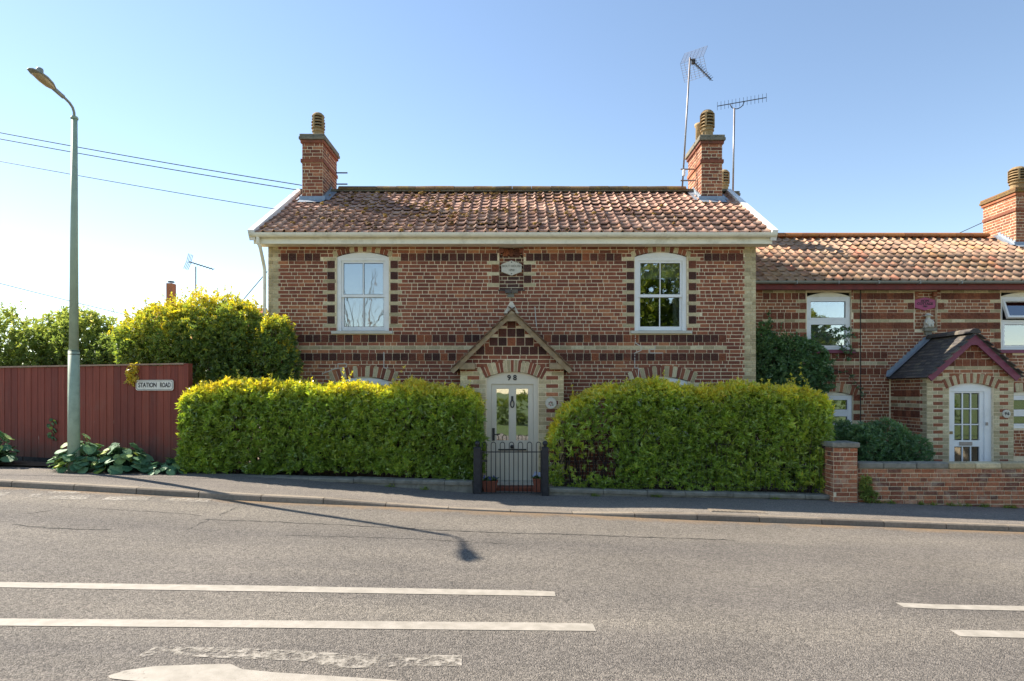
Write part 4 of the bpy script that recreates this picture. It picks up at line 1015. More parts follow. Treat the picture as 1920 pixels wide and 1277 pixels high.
def casement(a, b, z0, z1, rise, trans, openv=0, label=None, sill=True):
    m = MB(); t = .055; zs = z1 - rise
    m.fbox(fc, a, a + t, z0, zs, -.13, -.04); m.fbox(fc, b - t, b, z0, zs, -.13, -.04); m.fbox(fc, a + t, b - t, zs - t, zs, -.13, -.041); m.fbox(fc, a + t, b - t, z0, z0 + t, -.13, -.041)
    zm = z0 + (z1 - z0) * trans
    m.fbox(fc, a + t, b - t, zm - .03, zm + .03, -.13, -.041)
    w = m.build("window", M['white'], cot)
    if label: w["label"] = label
    MB().prism(fc, arc_top(a, b, zs + .002, rise - .004), -.13, -.03).build("head_panel", M['pvc'], w)
    for k, (c, d) in enumerate(((z0 + t, zm - .03), (zm + .03, zs - t))):
        aa, bb = a + t + .002, b - t - .002
        m = MB(); frame_bars(m, fc, aa, bb, c + .002, d - .002, .045, -.1, -.035)
        s = m.build("casement", M['white'], w); p = pane(fc, aa + .045, bb - .045, c + .047, d - .047, -.07, w)
        if k == 1 and openv:
            for o in (s, p):
                Mx = Matrix.Translation((0, CYF + .05, d)) @ Matrix.Rotation(-openv, 4, 'X') @ Matrix.Translation((0, -CYF - .05, -d)); o.matrix_basis = Mx
    if sill: MB().fbox(fc, a - .06, b + .07, z0 - .075, z0, -.1, .07).build("sill", M['purple'], w)
    room(fc, a, b, z0, zs, 2.2, w, -.14)
    m = MB(); P = []; n = 20
    for k in range(n + 1): P += [fc.p(a + (b - a) * k / n, z0, -.24 + .015 * math.sin(k * 1.9)), fc.p(a + (b - a) * k / n, zm, -.24 + .015 * math.sin(k * 1.9))]
    m.add(P, [(2 * k, 2 * k + 2, 2 * k + 3, 2 * k + 1) for k in range(n)]); m.build("net_curtain", M['curtain'], w)
for i, (a, b) in enumerate(cw_up): casement(a + .004, b - .004, gz_(656), gz_(548), .1, .5, .38 if i else 0, "upper cottage window with its top light open" if i else "upper cottage window with plum sill and climber twigs")
for i, (a, b) in enumerate(cw_lo): casement(a + .004, b - .004, gz_(803), gz_(735), .08, .42, sill=False)
# niche with the pink plaque
fcn = front(CYF + .07); m = MB().fbox(fcn, cna - .01, cnb + .01, gz_(620), gz_(545), -.05, 0); cn = m.build("niche", M['mortar'], cot)
w = Wall(fcn, cna, cnb, v2(-1), gz_(618), CC); w.bond('brick', 0, 12); w.lay(cn, CMt, names=CN)
m = MB()
for (a, b, c, d) in ((1715, 1722, 556, 547), (1750, 1757, 556, 547)): m.fbox(fc, gx_(a), gx_(b), gz_(c), gz_(d), -.06, .01, .4)
m.build("corbel", M['brick2'], cn)
cu, cv = gx_(1735), gz_(569.5)
pk = thing("house_plaque", "pink hexagonal plaque reading Hope Cottage above the figurine", "plaque", (cu, CYF, cv - .15))
MB().prism(fcn, hexa(cu, cv, .235, .15, .55), .02, .06).build("plate", M['pink'], pk)
for s_, dz, sz in (("HOPE", .062, .075), ("COTTAGE", -.002, .078), ("1901", -.065, .058)): text_mesh("lettering", s_, sz, M['ink'], (cu, CYF + .008, cv + dz), pk, bold=.002)
m = MB(); m.fbox(fc, gx_(1729), gx_(1752), gz_(621), gz_(615), -.07, .1); m.fbox(fc, gx_(1733), gx_(1745), gz_(628), gz_(621.2), -.0, .05); m.build("bracket_stone", M['stone'], cn)
fg = thing("figurine", "white stone figurine with a wide hat standing on the cottage wall bracket", "figurine", (gx_(1739), CYF - .02, gz_(615)))
b0 = Vector((gx_(1739), CYF - .02, gz_(615)))
m = MB(); m.lathe(b0, [(.10, 0), (.105, .02), (.085, .04), (.09, .10), (.082, .16), (.06, .2), (.038, .215), (.045, .23), (.052, .26), (.05, .28)], 16); m.build("body", M['figure'], fg, True)
m = MB(); m.lathe(b0 + Vector((0, 0, .265)), [(.055, 0), (.1, .005), (.098, .02), (.06, .03), (.052, .055), (.02, .065)], 16); m.build("hat", M['figure'], fg, True)
for s in (-1, 1):
    MB().tube([b0 + Vector((s * .07, -.03, .17)), b0 + Vector((s * .085, -.06, .11)), b0 + Vector((s * .05, -.09, .07))], [.024, .022, .02], 8).build("arm", M['figure'], fg, True)
    MB().tube([b0 + Vector((s * .035, -.05, .08)), b0 + Vector((s * .04, -.1, .06)), b0 + Vector((s * .042, -.11, .005))], [.03, .027, .024], 8).build("leg", M['figure'], fg, True)
# roof
E2Y, E2Z, R2Y, R2Z = 14.4, 4.21, 16.95, 5.77
C0, C1 = HR + .03, 15.4
m = MB()
for s in (0, -.05): m.add([(C0, E2Y, E2Z + s), (C1, E2Y, E2Z + s), (C1, R2Y, R2Z + s), (C0, R2Y, R2Z + s), (C1, 2 * R2Y - E2Y, E2Z + s), (C0, 2 * R2Y - E2Y, E2Z + s)], [(0, 1, 2, 3), (3, 2, 4, 5)])
croof = m.build("roof", M['pantile2'], cot)
CCX = (12.6, 13.25)
D2, N2 = pantile_roof(croof, C0, C1, E2Y, E2Z, R2Y, R2Z, .208, .30, M['pantile2'], roll=.042, skip=lambda x_, y: CCX[0] - .08 < x_ < CCX[1] + .08 and y > 16.3)
xq = C0
while xq < C1 - .3:
    if not CCX[0] - .3 < xq + .2 < CCX[1] + .1:
        P = [(x_, R2Y + .13 * math.cos(t), R2Z + .03 + .12 * math.sin(t)) for x_ in (xq + .004, xq + .44) for t in [math.pi * k / 8 for k in range(9)]]
        MB().add(P, [(k, k + 1, 10 + k, 9 + k) for k in range(8)] + [tuple(range(9)), tuple(range(17, 8, -1))], R.random()).build("ridge_tile", M['ridge2'], croof)
    xq += .445
MB().box(C0, C1, E2Y + .05, E2Y + .075, 4.04, 4.2).build("fascia", M['crimson'], cot)
MB().box(C0, C1, E2Y + .077, CYF + .01, 4.06, 4.08).build("soffit", M['crimson'], cot)
P = []; n = 9
for xx in (C0, C1):
    for r in (.058, .05): P += [(xx, E2Y - .02 - r * math.cos(math.pi * k / n), 4.215 - r * math.sin(math.pi * k / n)) for k in range(n + 1)]
gut2 = MB().add(P, f_ := [(k, k + 1, 20 + k + 1, 20 + k) for k in range(n)] + [(10 + k, 30 + k, 30 + k + 1, 10 + k + 1) for k in range(n)] + [(0, 20, 30, 10)]).build("gutter", M['lampgrey'], cot)
for px in (1492, 1570, 1645, 1722, 1800): MB().box(X(px, E2Y) - .012, X(px, E2Y) + .012, E2Y - .082, E2Y + .04, 4.15, 4.222).build("gutter_bracket", M['lampgrey'], gut2)
MB().tube([(gx_(1613), CYF - .016, 4.1), (gx_(1613), CYF - .016, 0)], .010, 6).build("wall_cable", M['iron'], cot)
cch = chimney(cot, *CCX, 16.35, 17.5, 5.6, 6.92, M['brick2'], -1, "far right chimney with yellow lichen and one louvred pot", capm=M['ridge'])
m = MB(); zf = E2Z + (16.35 - E2Y) * (R2Z - E2Z) / (R2Y - E2Y); a, b = CCX
m.add([(a - .06, 16.335, zf + .14), (b + .06, 16.335, zf + .14), (b + .06, 16.30, zf + .05), (a - .06, 16.30, zf + .05), (b + .06, 16.16, zf - .02), (a - .06, 16.16, zf - .02)], [(3, 2, 1, 0), (5, 4, 2, 3)])
for k in range(6):
    y = 16.35 + k * .1; z = zf + k * .065; m.add([(a - .013, y, z - .02), (a - .013, y + .1, z + .04), (a - .013, y + .1, z + .19), (a - .013, y, z + .19)], [(0, 1, 2, 3)]); m.add([(a - .013, y, z + .07), (a - .013, y + .1, z + .135), (a - .18, y + .1, z + .12), (a - .18, y, z + .055)], [(0, 1, 2, 3)])
m.build("flashing", M['lead'], cch)
o, fl = louvre_pot((12.95, 16.75, 6.92), .66, .2, cch); place("flue_liner", fl.mesh("flue_liner", M['soot']), cch, (12.95, 16.75, 6.92))
# low rear chimney seen past the verge of the house
rc2 = chimney(cot, 5.3, 5.78, 17.0, 17.6, 5.7, 7.02, M['brick2'], -1, "low rear chimney half hidden behind the house verge")
o, fl = louvre_pot((5.50, 17.25, 7.02), .66, .15, rc2); place("flue_liner", fl.mesh("flue_liner", M['soot']), rc2, (5.50, 17.25, 7.02))
# cottage porch
QY = 13.4; kx_ = lambda px: X(px, QY); kz_ = lambda py: Z(py, QY); qf = front(QY)
ql, qr, qc = 8.48, 10.28, 9.38
qda, qdb = kx_(1780), kx_(1862); qzs, qzc = kz_(727), kz_(718)
qe, qa = kz_(704), kz_(633)
QW = Wall(qf, ql, qr, kz_(686), -.6, .0742); QW.vt_all = qe
qs = (qa - qe) / (qc - ql); QW.clip = lambda z: (ql, qr) if z < qe else (ql + (z - qe) / qs, qr - (z - qe) / qs)
QW.opening(qda, qdb, -.3, qzc)
for r, n in enumerate((6, 3, 2)): QW.rosettes([qc + (i - (n - 1) / 2) * .158 for i in range(n)], kz_(680) + r * .155, .146, ros2)
QW.arcs.append(arch_geo(qda - .02, qdb + .02, qzs, qzc - qzs, .2, 1.12))
for s in (0, 1): 
    for i in range(5): QW.piece('buff', ql + .3 + i * .26, ql + .3 + i * .26 + .25, QW.v(1) + .004, QW.v(0) - .004)
for k in range(2, 36):
    z1, z0 = QW.v(k) - .004, QW.v(k + 1) + .004
    for A, B in ((ql, qda - .012), (qdb + .012, qr)):
        if k % 2 == 0: 
            c0 = A + (B - A) * .28; c1 = A + (B - A) * .74
            QW.piece('buff', A, c0 - .005, z0, z1); QW.piece('brick', c0 + .005, c1 - .005, z0, z1); QW.piece('buff', c1 + .005, B, z0, z1)
        else:
            c0 = A + (B - A) * .5; QW.piece('buff', A, c0 - .005, z0, z1); QW.piece('buff', c0 + .005, B, z0, z1)
QW.bond('brick', -8, 3)
m = MB(); QW.backing(m, .1); q = qf.p
m.add([q(ql, qe), q(qr, qe), q(qc + .02, qa + .03), q(qc - .02, qa + .03)], [(0, 1, 2, 3)])
m.add([(ql, QY, -.6), (ql, CYF, -.6), (ql, CYF, qe), (ql, QY, qe)], [(3, 2, 1, 0)]); m.add([(qr, QY, -.6), (qr, CYF, -.6), (qr, CYF, qe), (qr, QY, qe)], [(0, 1, 2, 3)])
cp = m.build("porch", M['mortar'], cot)
QW.lay(cp, CMt, lambda a, b, c, d: c > .45, names=CN)
sw = Wall(side_l(ql), QY + .0, CYF - .01, qe, -.5, .0742)
for k in range(0, 34):
    e = .13 if k % 2 else .2; sw.piece('buff', QY, QY + e, sw.v(k + 1) + .004, sw.v(k) - .004)
for k in (4, 10): sw.rosettes([QY + .3 + i * .158 for i in range(6)], sw.v(k + 1), .146, ros2)
for k in (6, 8):
    for i in range(4): sw.piece('buff', QY + .24 + i * .26, QY + .24 + i * .26 + .25, sw.v(k + 1) + .004, sw.v(k) - .004)
sw.bond('brick', 0, 34); sw.lay(cp, CMt, lambda a, b, c, d: c > .6, names=CN)
voussoirs(qf, cp, qda - .02, qdb + .02, qzs, qzc - qzs, .2, 17, "RB", {'B': M['buff'], 'R': M['brick2']}, flare=1.12, names={'B': 'buff_arch_brick', 'R': 'arch_brick'})
QF = 13.26
MB().add([(qc + s * .2, y, qa - .16) for s in (-1, 1) for y in (QF + .007, QF + .047)] + [(qc, y, qa + .07) for y in (QF + .007, QF + .047)], [(0, 2, 4), (1, 5, 3), (0, 1, 3, 2), (2, 3, 5, 4), (4, 5, 1, 0)]).build('apex_board', M['purple'], cp)
for s in (-1, 1):
    ex = qc + s * ((qr - ql) / 2 + .09); ez = qe - .03; az = qa + .09
    up = Vector((qc - ex, 0, az - ez)); L = up.length; up.normalize(); nr = Vector((s * up.z, 0, abs(up.x)))
    P = []
    for y in (QF + .02, CYF):
        for t in (0, L): P += [Vector((ex, y, ez)) + up * t - nr * .03, Vector((ex, y, ez)) + up * t + nr * .012]
    bxf = [(0, 1, 3, 2), (4, 6, 7, 5), (0, 4, 5, 1), (2, 3, 7, 6), (1, 5, 7, 3), (0, 2, 6, 4)]
    MB().add(P, bxf).build("roof_slope", M['darktile'], cp)
    plates(cp, "roof_tile", Vector((ex, QF, ez)) - up * .03, (0, 1, 0), up, nr, 8, int(L / .105) + 1, .172, .105, M['darktile'], th=.014)
    P = []
    for y in (QF + .012 + .004 * (s > 0), QF + .05 + .004 * (s > 0)):
        for t in (.03, L - .01): P += [Vector((ex, y, ez)) + up * t - nr * .145, Vector((ex, y, ez)) + up * t - nr * .02]
    MB().add(P, bxf).build("barge_board", M['purple'], cp)
    if s < 0:                                               # stepped lead soaker against the wall
        m = MB()
        for k in range(11):
            p0 = Vector((ex, CYF - .014, ez)) + up * (k * L / 11); p1 = Vector((ex, CYF - .014, ez)) + up * ((k + 1) * L / 11)
            m.add([p0 + nr * .04, p1 + nr * .04, p1 + Vector((0, 0, .13)), p0 + Vector((0, 0, .17))], [(0, 1, 2, 3)])
            m.add([p0 + nr * .042, p1 + nr * .042, p1 + nr * .046 - Vector((0, .16, 0)), p0 + nr * .046 - Vector((0, .16, 0))], [(3, 2, 1, 0)])
        m.build("flashing", M['lead'], cp)
for k in range(4):
    y = QF - .02 + k * .36; P = [(qc + .12 * math.cos(t), y_, qa + .08 + .1 * math.sin(t)) for y_ in (y, y + .355) for t in [math.pi * i / 6 for i in range(7)]]
    MB().add(P, [(i, i + 1, 8 + i, 7 + i) for i in range(6)] + [tuple(range(7)), tuple(range(13, 6, -1))]).build("ridge_tile", M['darktile'], cp)
# cottage door
qd = front(QY + .07); m = MB(); z0 = -.25
m.fbox(qd, qda, qda + .05, z0, qzs, -.1, .02); m.fbox(qd, qdb - .14, qdb, z0, qzs, -.1, .02); m.fbox(qd, qda + .05, qdb - .14, qzs - .08, qzs, -.1, .019); m.prism(qd, arc_top(qda, qdb, qzs + .001, qzc - qzs), -.1, .022)
m.build("door_frame", M['white'], cot)
a, b, zt = qda + .052, qdb - .142, qzs - .084
m = MB(); g0, g1, g2, g3 = kz_(826), kz_(737), kz_(900), kz_(838); ga, gb = a + .1, b - .09
m.fbox(qd, a, ga, z0, zt, -.06, 0); m.fbox(qd, gb, b, z0, zt, -.06, 0); m.fbox(qd, ga, gb, g1, zt, -.06, -.001); m.fbox(qd, ga, gb, g3, g0, -.06, -.001); m.fbox(qd, ga, gb, z0, g2, -.06, -.001)
for t in (1, 2): m.fbox(qd, ga + (gb - ga) * t / 3 - .012, ga + (gb - ga) * t / 3 + .012, g0, g1, -.04, -.01); m.fbox(qd, ga + (gb - ga) * t / 3 - .012, ga + (gb - ga) * t / 3 + .012, g2, g3, -.04, -.01)
for t in (1, 2): m.fbox(qd, ga, gb, g0 + (g1 - g0) * t / 3 - .012, g0 + (g1 - g0) * t / 3 + .012, -.039, -.011)
cd = m.build("cottage_door", M['white'], cot)
for i in range(3):
    for j in range(3): pane(qd, ga + (gb - ga) * i / 3 + .012, ga + (gb - ga) * (i + 1) / 3 - .012, g0 + (g1 - g0) * j / 3 + .012, g0 + (g1 - g0) * (j + 1) / 3 - .012, -.03, cd)
    pane(qd, ga + (gb - ga) * i / 3 + .012, ga + (gb - ga) * (i + 1) / 3 - .012, g2, g3, -.03, cd)
MB().fbox(qd, kx_(1803), kx_(1827), kz_(836), kz_(829), 0, .01).build("letter_plate", M['steel'], cd)
MB().fbox(qd, kx_(1783), kx_(1789), kz_(814), kz_(809), .0, .03).build("lock", M['pot'], cd)
MB().fbox(qd, kx_(1851), kx_(1855), kz_(798), kz_(792), .02, .035).build("bell_push", M['steel'], cot)
room(qd, qda, qdb, z0 + .3, qzs, 2, cot, -.12, .15)
c = qf.p(kx_(1886), kz_(776), .01)
npd = thing("number_plate", "round white ceramic number disc reading 96 on cottage porch", "number plate", tuple(c))
m = MB(); n = 20
for r, w_ in ((.088, 0), (.084, .016), (.06, .02)): m.v += [tuple(c + Vector((r * math.cos(2 * math.pi * k / n), -w_, r * math.sin(2 * math.pi * k / n)))) for k in range(n)]
m.f = [(i * n + (k + 1) % n, i * n + k, (i + 1) * n + k, (i + 1) * n + (k + 1) % n) for i in range(2) for k in range(n)] + [tuple(range(2 * n, 3 * n))[::-1]]; m.t = [0] * len(m.f)
m.build("disc", M['plaque'], npd); [text_mesh("lettering", d_, .085, M['ink'], c + Vector((q_, -.021, 0)), npd, bold=.003) for d_, q_ in (("9", -.026), ("6", .026))]
# ------------------------------------------------------------------ fence, sign, lamp, gate, walls
M['fence'] = pieces_mat('red_stained_boards', [(0, srgb(108, 62, 54)), (.5, srgb(128, 74, 64)), (1, srgb(146, 88, 74))], mottle=.22, mscale=9, drift=.2, bump=.4, bscale=40, stain=srgb(92, 70, 64), stain_amt=.5, stain_scale=2.2)
def fence_mat():
    t = NT('red_stained_boards'); tt = t.tint(); P = t.coords()
    c = t.ramp(t.math('ADD', t.math('MULTIPLY', tt, .45), t.math('MULTIPLY', t.noise(.9, 3), .6), True), [(.1, srgb(106, 48, 38)), (.5, srgb(128, 60, 45)), (.9, srgb(146, 74, 55))])
    st = t.noise(30, 6, .7, stretch=(1, 1, .035)); c = t.mix(1.0, c, t.ramp(st, [(.3, (.72, .72, .72)), (.7, (1.2, 1.2, 1.2))]), 'MULTIPLY')
    c = t.mix(t.maprange(t.noise(3.0, 6, .7), .55, .75, 0, .22), c, srgb(122, 96, 86))
    c = t.mix(t.maprange(t.noise(12, 4, .6, stretch=(1, 1, .12)), .70, .76, 0, .8), c, srgb(196, 172, 156))
    sz = t.new("ShaderNodeSeparateXYZ"); t.l.new(P, sz.inputs[0])                              # mud splashed up from the verge
    sp = t.maprange(t.math('ADD', sz.outputs[2], t.math('MULTIPLY', t.noise(7, 6, .7), -.9)), .0, .5, .75, 0); c = t.mix(sp, c, srgb(96, 80, 68))
    t.col(c).rough(.75); t.bump(t.noise(40, 5, .7, stretch=(1, 1, .06)), .5, .006); return t.m
M['fence'] = fence_mat()
M['fencecap'] = plain('bleached_capping', srgb(158, 132, 112), .9, var=.2, scale=9)
fen = thing("board_fence", "tall red brown close boarded fence behind the lamp column", "fence", (-8.8, 12.0, .4))
FA, FB = Vector((-12.6, 12.75)), Vector((X(347, 11.62), 11.62)); fd = (FB - FA); FL = fd.length; fd.normalize(); fnm = Vector((fd.y, -fd.x))
ftop = lambda t: 2.18 + .06 * t / FL
nb_ = 46; bw = FL / nb_
for k in range(nb_):
    t0, t1 = k * bw, (k + 1) * bw + .018; z0 = zw(FA.x + fd.x * t0) + .10; zt = ftop(t0) + R.uniform(-.012, .004); o_ = R.uniform(0, .004)
    P = []
    for t, w0, w1 in ((t0, .006, .014), (t1, .008, .020)):
        for w in (w0 + o_, w1 + o_):
            p = FA + fd * t + fnm * w; P += [(p.x, p.y, z0), (p.x, p.y, zt)]
    MB().add(P, [(2, 6, 7, 3), (0, 1, 5, 4), (0, 2, 3, 1), (4, 5, 7, 6), (1, 3, 7, 5), (0, 4, 6, 2)], R.random()).build("board", M['fence'], fen)
def along(t0, t1, w0, w1, z0, z1, z0b=None, z1b=None):
    P = []
    for t, a, b in ((t0, z0, z1), (t1, z0 if z0b is None else z0b, z1 if z1b is None else z1b)):
        for w in (w0, w1):
            p = FA + fd * t + fnm * w; P += [(p.x, p.y, a), (p.x, p.y, b)]
    return MB().add(P, [(2, 6, 7, 3), (0, 1, 5, 4), (0, 2, 3, 1), (4, 5, 7, 6), (1, 3, 7, 5), (0, 4, 6, 2)])
along(0, FL, -.03, .05, ftop(0) + .002, ftop(0) + .03, ftop(FL) + .002, ftop(FL) + .03).build("capping", M['fencecap'], fen)
for k in range(4): t = FL * k / 4; along(t + .01, t + FL / 4 - .01, -.01, .03, zw(FA.x + fd.x * t) - .12, zw(FA.x + fd.x * t) + .105, zw(FA.x + fd.x * (t + FL / 4)) - .12, zw(FA.x + fd.x * (t + FL / 4)) + .105).build("gravel_board", M['blackwood'], fen)
along(FL - .0, FL + .09, -.08, .035, .2, 2.26).build("post", M['fence'], fen)
for z in (.7, 1.3, 1.95): along(0, FL, -.07, 0.0, z, z + .07).build("rail", M['fence'], fen)
def on_fence(px):
    k = (px - CX) / F_PX; t = (k * FA.y - FA.x) / (fd.x - k * fd.y); p = FA + fd * t; return p
pa, pb = on_fence(258), on_fence(328)
sg = thing("street_sign", "white cast street name plate reading Station Road on the red fence", "street sign", (pa.x, pa.y, 1.75))
ang = math.atan2(fd.y, fd.x); pc_ = (pa + pb) / 2 + fnm * .038; yy = pc_.y; sz_ = (Z(712.5, yy), Z(732, yy)); hw_ = (pb - pa).length / 2; hh_ = (sz_[0] - sz_[1]) / 2
sf = Fr((pc_.x, pc_.y, (sz_[0] + sz_[1]) / 2), (fd.x, fd.y, 0), (0, 0, 1), (fnm.x, fnm.y, 0))
def chamf(w, h, c): return [(-w + c, -h), (w - c, -h), (w, -h + c), (w, h - c), (w - c, h), (-w + c, h), (-w, h - c), (-w, -h + c)]
M['signwhite'] = plain('white_sign_enamel', srgb(226, 222, 210), .4, var=.05, dirt=srgb(180, 170, 150), dirt_amt=.4)
MB().prism(sf, chamf(hw_, hh_, .025), -.006, .006).build("plate", M['signwhite'], sg)
m = MB(); o1, o2 = chamf(hw_ - .014, hh_ - .014, .022), chamf(hw_ - .021, hh_ - .021, .02)
m.add([sf.p(*q, .0075) for q in o1] + [sf.p(*q, .0075) for q in o2], [(i, (i + 1) % 8, 8 + (i + 1) % 8, 8 + i) for i in range(8)]); m.build("border", M['ink'], sg)
for w_, fa, fb in (("STATION", -hw_ + .055, hw_ * .12), ("ROAD", hw_ * .30, hw_ - .055)):
    tx = text_mesh("lettering", w_, .118, M['ink'], sf.p((fa + fb) / 2, -.001, .0065), sg, extr=.002, bold=.0025, spacing=.95); tx.rotation_euler = (math.radians(90), 0, ang)
    bb_ = [v_.co.x for v_ in tx.data.vertices]; tx.scale = ((fb - fa) / (max(bb_) - min(bb_)), 1.0, 1)

# street lamp
lx, ly = X(138.5, 11.0), 11.0; lz = zp(lx, ly)
lamp = thing("street_lamp", "tall pale green street lamp column leaning its head over the road", "street lamp", (lx, ly, lz))
ztop = Z(222, ly); zb_ = Z(657, ly)
m = MB(); m.tube([(lx, ly, lz - .1), (lx, ly, zb_)], [.095, .086], 12); m.build("base_column", M['post'], lamp, True)
for z in (zb_ - .012, Z(664.5, ly)): MB().lathe((lx, ly, z - .006), [(.0885, 0), (.0885, .012)], 14).build("band", M['iron'], lamp)
m = MB(); m.tube([(lx, ly, zb_), (lx + .01, ly, ztop)], [.073, .046], 12); m.build("column", M['post'], lamp, True)
MB().lathe((lx + .01, ly, ztop - .015), [(.058, 0), (.06, .02), (.05, .045)], 14).build("collar", M['post'], lamp)
A0 = Vector((lx + .01, ly, ztop))
pts = [A0 + Vector((0, 0, 0)), A0 + Vector((0, -.01, .10)), A0 + Vector((0, -.045, .165)), A0 + Vector((0, -.12, .21)), A0 + Vector((0, -.22, .235)), A0 + Vector((0, -.54, .282))]
MB().tube(pts, .021, 10).build("bracket_arm", M['lampgrey'], lamp, True)
MB().tube([A0 + Vector((0, -.27, .242)), A0 + Vector((0, -.54, .284))], .034, 10).build("spigot", M['lampgrey'], lamp, True)
hd = MB(); secs = ((-.50, .312, .03, .03), (-.56, .325, .05, .045), (-.68, .352, .10, .055), (-.85, .378, .125, .06), (-1.0, .392, .12, .052), (-1.14, .398, .07, .028), (-1.17, .398, .02, .01)); n = 14; P = []
for y, z, w_, h_ in secs:
    for k in range(n):
        a = 2 * math.pi * k / n; sz2 = math.sin(a); P.append(A0 + Vector((w_ * .85 * math.cos(a), y * .87, (z - .03) * .93 + (h_ * sz2 if sz2 > 0 else h_ * .35 * sz2) * .85)))
hd.add(P, [(i * n + k, i * n + (k + 1) % n, (i + 1) * n + (k + 1) % n, (i + 1) * n + k) for i in range(len(secs) - 1) for k in range(n)] + [tuple(range(n))[::-1], tuple(range((len(secs) - 1) * n, len(secs) * n))])
hd.build("lantern", M['lampgrey'], lamp, True)
P = []; secs = ((-.60, .315, .05, .02), (-.70, .335, .085, .05), (-.85, .362, .1, .06), (-1.0, .380, .085, .04), (-1.05, .388, .05, .01))
for y, z, w_, h_ in secs: P += [A0 + Vector((w_ * .85 * math.cos(math.pi * k / 10), y * .87, (z - .03) * .93 - .8 * h_ * math.sin(math.pi * k / 10))) for k in range(11)]
MB().add(P, [(i * 11 + k, i * 11 + k + 1, (i + 1) * 11 + k + 1, (i + 1) * 11 + k) for i in range(4) for k in range(10)]).build("lamp_bowl", M['lampglass'], lamp, True)
MB().lathe(A0 + Vector((0, -.80, .372)), [(.05, 0), (.052, .05), (.045, .075), (.02, .09)], 14).build("photocell", M['lampgrey'], lamp, True)

# garden gate between its posts
GY = 11.05; ax = lambda px: X(px, GY); az_ = lambda py: Z(py, GY)
for px0, px1, lb in ((888, 902, "left black timber gate post with ball top, beside the left hedge"), (1016, 1028.5, "right black timber gate post with ball top, beside the sparse hedge")):
    xc = (ax(px0) + ax(px1)) / 2; hw2 = (ax(px1) - ax(px0)) / 2
    gp = thing("gate_post", lb, "gate post", (xc, GY, zw(xc)), "gate posts")
    MB().bbox(xc - hw2, xc + hw2, GY - hw2, GY + hw2, zw(xc) - .2, az_(838), .012).build("post", M['blackwood'], gp)
    m = MB(); m.lathe((xc, GY, az_(838)), [(.03, 0), (.022, .012), (.036, .03), (.048, .055), (.045, .08), (.025, .1), (.005, .106)], 12); m.build("ball_finial", M['iron'], gp, True)
ga_, gb_ = ax(904), ax(1014); gate = thing("garden_gate", "black wrought iron hoop topped garden gate in front of the door", "gate", ((ga_ + gb_) / 2, GY, 0))
nbar = 14; sp = (gb_ - ga_) / (nbar - 1); zb2, zrl, zhp = az_(924.5), az_(847.5), az_(829)
for k in range(0, nbar, 2):
    x0, x1 = ga_ + k * sp, ga_ + (k + 1) * sp; r = sp / 2; zc = zhp - r
    MB().tube([(x0, GY, zb2)] + [(x0 + r - r * math.cos(math.pi * i / 8), GY, zc + r * math.sin(math.pi * i / 8)) for i in range(9)] + [(x1, GY, zb2)], .0068, 6).build("hoop_bar", M['iron'], gate, True)
for z in (zrl, zb2 + .004): MB().box(ga_ - .012, gb_ + .012, GY - .006, GY + .006, z - .009, z + .009).build("rail", M['iron'], gate)
for x_ in (ga_ - .012, gb_ + .012): MB().box(x_ - .008, x_ + .008, GY - .008, GY + .008, zb2, zrl + .03).build("stile", M['iron'], gate)
m = MB(); m.box(ga_ - .05, ga_ + .09, GY - .02, GY - .008, az_(866), az_(862.5)); m.tube([(ga_ + .05, GY - .012, az_(864)), (ga_ + .05, GY - .05, az_(864))], .008, 6); m.build("latch", M['iron'], gate)
for z in (az_(862), az_(905)): MB().box(gb_ + .012, gb_ + .05, GY - .01, GY + .01, z, z + .03).build("hinge", M['iron'], gate)

# low stone walls under the hedges
def low_wall(name, x0, x1, top0, top1, lb):
    t = thing(name, lb, "low wall", ((x0 + x1) / 2, 11.15, 0)); xx = x0
    while xx < x1 - .05:
        L = min(R.uniform(.5, .95), x1 - xx); e = xx + L
        zt = lambda q: top0 + (top1 - top0) * (q - x0) / (x1 - x0) + R.uniform(-.006, .006)
        y0 = 11.06 + R.uniform(-.008, .008); P = []
        for q in (xx + .004, e - .004):
            z = zt(q); P += [(q, y0, z - .065), (q, y0 - .006, z - .02), (q, y0 + .02, z), (q, y0 + .26, z), (q, y0 + .26, z - .065)]
        MB().add(P, [(k, k + 1, 6 + k, 5 + k) for k in range(4)] + [(4, 0, 5, 9), (0, 4, 3, 2, 1), (5, 6, 7, 8, 9)]).build("coping_stone", M['stone'], t)
        MB().add([(q, y, z) for y in (11.10, 11.3) for q, z in ((xx + .003, zw(xx) - .15), (e - .003, zw(e) - .15), (e - .003, zt(e) - .062), (xx + .003, zt(xx) - .062))], [(0, 1, 2, 3), (7, 6, 5, 4), (0, 3, 7, 4), (1, 5, 6, 2), (3, 2, 6, 7)]).build("wall_stone", M['stone'], t)
        xx = e
low_wall("stone_wall", -5.8, ax(886), .335, Z(902.5, 11.06), "low grey stone wall under the left hedge")
low_wall("stone_wall", ax(1030), ax(1561), Z(915.5, 11.06), Z(929, 11.06), "low grey stone wall under the right hedge")
# wire railing behind the right wall
wr = thing("wire_railing", "thin black wire railing along the foot of the right hedge", "railing", (3, 11.2, 0))
xa, xb = ax(1032), ax(1558); n = 0
for zz in (.08, .45, .82): MB().tube([(xa, 11.22, Z(915, 11.1) + zz), (xb, 11.22, Z(929, 11.1) + zz)], .003, 5).build("rail", M['iron'], wr)
k = xa
while k < xb:
    zb3 = Z(915, 11.1) + (Z(929, 11.1) - Z(915, 11.1)) * (k - xa) / (xb - xa)
    MB().tube([(k, 11.22, zb3 - .02), (k, 11.22, zb3 + .84)], .0026, 4).build("bar", M['iron'], wr); k += .085
